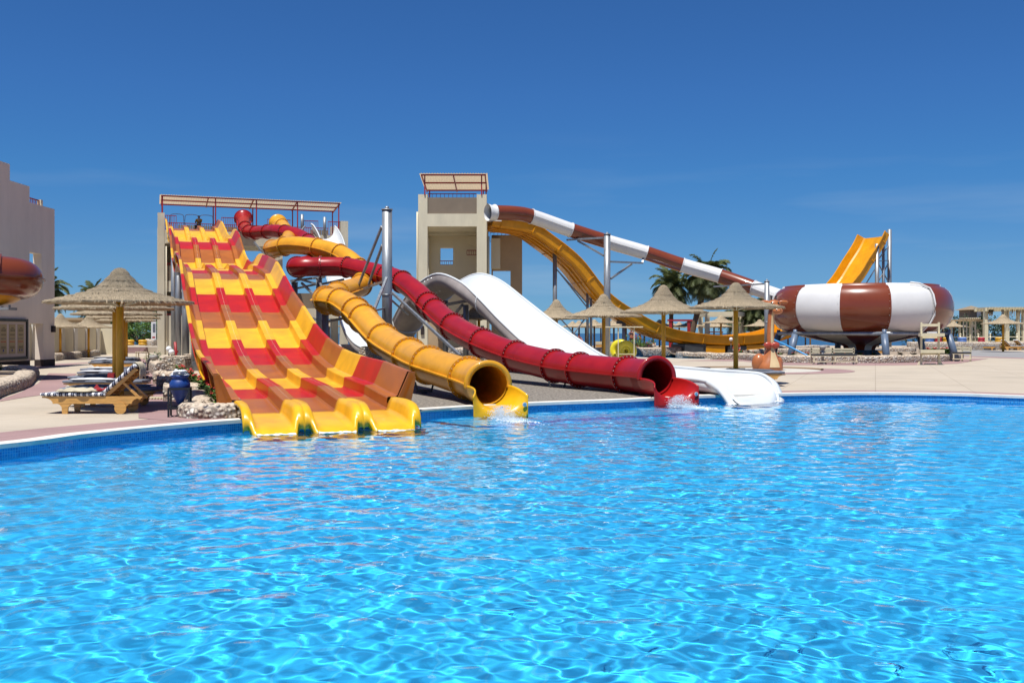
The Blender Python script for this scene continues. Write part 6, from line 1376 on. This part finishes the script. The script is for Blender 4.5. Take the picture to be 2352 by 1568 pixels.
# ================================================================ giraffe statue
GY = 44.0; gx = X(1768, GY); t = thing('giraffe_statue', (gx, GY, 0), 'orange giraffe spray statue with long neck and red bow tie', 'statue')
mb = MB()
def gsec(z, rx, ry, x): return [Vector((gx+x+rx*math.cos(a), GY+ry*math.sin(a), z)) for a in [2*math.pi*k/20 for k in range(20)]]
pr = [(0, .60, .5, -.02), (.15, .60, .5, -.02), (.32, .53, .45, -.0), (.5, .41, .36, .02), (.72, .28, .26, .03), (.95, .19, .19, .04), (1.15, .165, .16, .04), (1.6, .155, .15, .03), (2.1, .15, .14, .05), (2.5, .15, .14, .08), (2.7, .14, .13, .10)]
mb.loft([gsec(*q) for q in pr], closed=True, cap=True); mb.build('neck', M['gir'], t)
mb = MB()
for a0 in (-1.0,):
    rows = []
    for z, rx, ry, x in pr[1:]:
        rows.append([Vector((gx+x+(rx+.012)*math.cos(a), GY+(ry+.012)*math.sin(a), z)) for a in np.linspace(-1.75, -.95, 6)])
    mb.loft(rows)
mb.build('cream_stripe', M['girc'], t)
for sx_, lb in ((-.46, 'haunch'), (.34, 'haunch')):
    mb = MB(); mb.ball((gx+sx_, GY+.05, .30), .34 if sx_ < 0 else .27, 14, sc=(.95, .9, 1.35)); mb.build('haunch', M['gir'], t)
mb = MB(); mb.ball((gx+.16, GY-.1, 2.92), .24, 12, sc=(1.3, 1.0, .85)); mb.ball((gx+.24, GY-.42, 2.62), .17, 12, sc=(1.35, 1.1, .85)); mb.cyl((gx+.18, GY-.15, 2.85), (gx+.24, GY-.42, 2.64), .19, .15, n=14); mb.build('head', M['gir'], t)
for q in (.15, .32): mb = MB(); mb.ball((gx+q, GY-.575, 2.66), .028, 6); mb.build('nostril', M['black'], t)
for q in (.02, .3): mb = MB(); mb.ball((gx+q, GY-.30, 2.98), .045, 8); mb.build('eye', M['black'], t)
for q, dx in ((-.08, -1), (.42, 1)): mb = MB(); mb.ball((gx+q+dx*.16, GY-.05, 3.02), .15, 8, sc=(1.5, .45, .6)); mb.build('ear', M['gir'], t)
for q in (.06, .26): mb = MB(); mb.cyl((gx+q, GY-.05, 3.08), (gx+q, GY-.05, 3.26), .028, n=8); mb.ball((gx+q, GY-.05, 3.27), .045, 6); mb.build('horn', M['black'], t)
for sg in (-1, 1): mb = MB(); mb.ball((gx+.04+sg*.16, GY-.18, 1.12), .17, 10, sc=(1.15, .5, .85)); mb.build('bow_loop', M['girb'], t)
mb = MB(); mb.ball((gx+.04, GY-.26, 1.12), .085, 8); mb.build('bow_knot', M['girb'], t)
# ================================================================ people
def person(name_loc, label, bones, radii, skin, head, hairf, extras, rz=0):
    t = thing('person', name_loc, label, 'person', rz=rz); me = bpy.data.meshes.new('body'); me.from_pydata([b_ for b_ in bones['v']], bones['e'], []); me.materials.append(skin)
    o = bpy.data.objects.new('body', me); COL.objects.link(o); o.parent = t
    sk_ = o.modifiers.new('skin', 'SKIN'); sub = o.modifiers.new('sub', 'SUBSURF'); sub.levels = 1; sub.render_levels = 2
    for i, r_ in enumerate(radii): me.skin_vertices[0].data[i].radius = (r_, r_)
    me.skin_vertices[0].data[0].use_root = True; sk_.use_smooth_shade = True
    return t, o
def mkperson(loc, label, skin, pose, rz, shirt=None, shorts=None, bikini=None):
    # joints: 0 pelvis 1 waist 2 chest 3 neck 4 head 5 crown  6-8 R shoulder elbow wrist 9 hand  10-13 L  14-17 R hip knee ankle toe 18-21 L
    V_ = pose; E_ = [(0, 1), (1, 2), (2, 3), (3, 4), (4, 5), (2, 6), (6, 7), (7, 8), (8, 9), (2, 10), (10, 11), (11, 12), (12, 13), (0, 14), (14, 15), (15, 16), (16, 17), (0, 18), (18, 19), (19, 20), (20, 21)]
    rd = [.14, .12, .135, .055, .085, .07, .06, .042, .03, .028, .06, .042, .03, .028, .09, .06, .042, .035, .09, .06, .042, .035]
    t, o = person(loc, label, {'v': V_, 'e': E_}, rd, skin, None, None, None, rz)
    h_ = Vector(V_[4]); mb = MB(); mb.ball(h_+Vector((0, .025, .05)), .108, 10, sc=(.95, 1.0, 1.0)); mb.build('hair', M['hair'], t, local=True)
    mb = MB(); mb.ball(h_+Vector((0, -.095, .0)), .02, 6); mb.build('nose', skin, t, local=True)
    def garment(name, a, b_, r0, r1, m_): mb = MB(); p, q = Vector(V_[a]), Vector(V_[b_]); mb.cyl(p, q, r0, r1, n=14); mb.build(name, m_, t, local=True)
    if shirt: garment('shirt', 0, 3, .17, .15, shirt); garment('sleeve', 6, 7, .085, .06, shirt); garment('sleeve', 10, 11, .085, .06, shirt)
    if shorts: garment('shorts', 0, 14, .165, .13, shorts); garment('shorts_leg', 14, 15, .12, .09, shorts); garment('shorts_leg', 18, 19, .12, .09, shorts)
    if bikini: mb = MB(); mb.lathe([(.150, 0), (.158, .08), (.15, .12)], c=Vector(V_[2])-UZ*.05, n=14); mb.build('bikini_top', bikini, t, local=True); mb = MB(); mb.lathe([(.13, -.12), (.165, -.02), (.155, .05)], c=V_[0], n=14); mb.build('bikini_bottom', bikini, t, local=True)
    return t
sit = [(0, .1, .5), (0, .12, .68), (0, .1, .92), (0, .08, 1.12), (0, .06, 1.22), (0, .06, 1.34), (.18, .1, 1.04), (.22, -.08, .82), (.12, -.26, .72), (.10, -.33, .72), (-.18, .1, 1.04), (-.22, -.08, .82), (-.12, -.26, .72), (-.10, -.33, .72), (.1, .06, .5), (.13, -.36, .5), (.13, -.38, .1), (.13, -.5, .05), (-.1, .06, .5), (-.13, -.36, .5), (-.13, -.38, .1), (-.13, -.5, .05)]
stand = [(0, 0, .95), (0, .0, 1.12), (0, .02, 1.36), (0, 0, 1.53), (0, -.02, 1.62), (0, 0, 1.74), (.18, .02, 1.46), (.24, .04, 1.2), (.16, -.1, 1.0), (.14, -.15, .94), (-.18, .02, 1.46), (-.26, .0, 1.22), (-.12, -.14, 1.32), (-.06, -.16, 1.38), (.1, 0, .9), (.12, -.02, .5), (.12, .03, .1), (.12, -.1, .04), (-.1, 0, .9), (-.12, -.08, .5), (-.12, .06, .1), (-.12, -.06, .04)]
q = O+ex1*3.1+ey1*2.6+UZ*PZ
mkperson(q, 'dark haired attendant in yellow shirt seated atop the striped slide', M['dskin'], [(x, y, z+.12) for x, y, z in sit], 0, M['yshirt'], M['navy'])
t = thing('plank_seat', q, 'low wooden seat under the attendant on the tower', 'seat'); boxes('board', [(-.4, .4, -.1, .35, .42, .48)], M['pine'], t); [boxes('leg', [(x-.03, x+.03, y-.03, y+.03, 0, .419)], M['pine'], t) for x in (-.35, .35) for y in (-.05, .3)]
mkperson(Vector((X(1331, 82), 82, .28)), 'red tanned man in white trunks sitting left of the grey posts', mat('sunburnt_skin', (.42, .12, .08), rough=.5), sit, R(35), None, M['white'])
t = thing('plank_seat', (X(1331, 82), 82.05, 0), 'low cream seat under the man in white trunks', 'seat'); boxes('board', [(-.5, .5, -.15, .4, .60, .68)], M['creamwood'], t); boxes('base', [(-.45, .45, -.1, .35, 0, .599)], M['creamwood'], t)
mkperson(Vector((X(1450, 84), 84, .25)), 'woman in dark bikini standing behind the yellow swim rings', M['skin'], stand, R(-40), None, None, M['navy'])
t = thing('low_plinth', (X(1450, 84), 84, 0), 'low stone block under the woman in the bikini', 'block'); boxes('block', [(-.5, .5, -.5, .5, 0, .25)], M['coping'], t)
# ================================================================ splashes and foam
fm = mat('white_foam', (.86, .91, .94), rough=.4); 
def splash(loc, dirx, diry, label, seed, n=420, L_=2.0):
    rr = random.Random(seed); mb = MB(); d = Vector((dirx, diry, 0)).normalized(); s = Vector((-d.y, d.x, 0))
    for k in range(n):
        u = abs(rr.gauss(0, .35)); v = rr.gauss(0, .10+.10*u); hgt = max(0, .30*math.exp(-((u-.18)/.22)**2)*rr.uniform(0, 1)**1.2)
        p = d*u*L_*.7+s*v+UZ*(hgt); r_ = rr.uniform(.002, .008)*(1.4 if hgt < .05 else 1); a = rr.uniform(.7, 1.5)
        mb.add([p+Vector(q)*r_ for q in ((0, 0, a), (1, 0, 0), (0, 1, 0), (-1, 0, 0), (0, -1, 0), (0, 0, -a))], [(0, 1, 2), (0, 2, 3), (0, 3, 4), (0, 4, 1), (5, 2, 1), (5, 3, 2), (5, 4, 3), (5, 1, 4)], 0, True)
    nx, ny = 46, 16; rows = []
    for i in range(nx+1):
        row = []
        for j in range(ny+1):
            u, v = i/nx, j/ny-.5; ww = .16+.42*math.sin(math.pi*min(1, u*.9+.08)); p = d*u*L_+s*v*ww*1.7
            f = noise.noise(Vector((p.x*9, p.y*9, seed)))*.5+noise.noise(Vector((p.x*23, p.y*23, seed)))*.35+.22*(1-u); ed = 1-(2*abs(v))**2
            row.append(p+UZ*(-.012+max(-.03, min(.07, .085*(f*ed-.02)))))
        rows.append(row)
    for i in range(nx):
        for j in range(ny):
            q4 = [rows[i][j], rows[i][j+1], rows[i+1][j+1], rows[i+1][j]]
            if sum(v_.z for v_ in q4)/4 > .006: mb.add(q4, [(0, 1, 2, 3)], 0, True)
    o = mb.build('splash', fm, local=True); o.location = (loc[0], loc[1], WZ); tag(o, label, 'splash', kind='stuff'); return o
splash((X(1141, 21.2), 21.15, 0), .55, -1.0, 'white splash where the amber tube empties into the pool', 1, 4200, 2.0)
splash((X(1541, 24.7), 24.6, 0), .8, -.8, 'white splash where the crimson tube empties into the pool', 2, 3800, 2.0)
def froth(a, b_, label, seed, w_=.16):
    mb = MB(); rr = random.Random(seed); a = Vector(a); b_ = Vector(b_); n = int((b_-a).length/.035); rows = []; s = (b_-a).normalized(); s = Vector((s.y, -s.x, 0))
    for i in range(n+1):
        p = a.lerp(b_, i/n); rows.append([p+s*w_*(j/5-.3)+UZ*(-.01+max(-.03, .05*(noise.noise(Vector((p.x*12, p.y*12+j*1.3, seed)))+.15)*(1-abs(j/5-.5)*1.4))) for j in range(6)])
    mb.loft(rows); o = mb.build('foam', fm, local=True); o.location.z = WZ+.012; tag(o, label, 'foam', kind='stuff')
for k, c0_ in enumerate((-LW, 0, LW)):
    p0, p1 = B0-DD*.94+EX*(c0_-.34), B0-DD*.94+EX*(c0_+.34); froth(p0, p1, ['thin foam at the left lane lip', 'thin foam at the middle lane lip', 'thin foam at the right lane lip'][k], k+1)
froth(P(1668, 946, 25.2)*1.0-UZ*P(1668, 946, 25.2).z, P(1792, 938, 26.4)-UZ*P(1792, 938, 26.4).z, 'thin foam along the white slide mouth', 9)
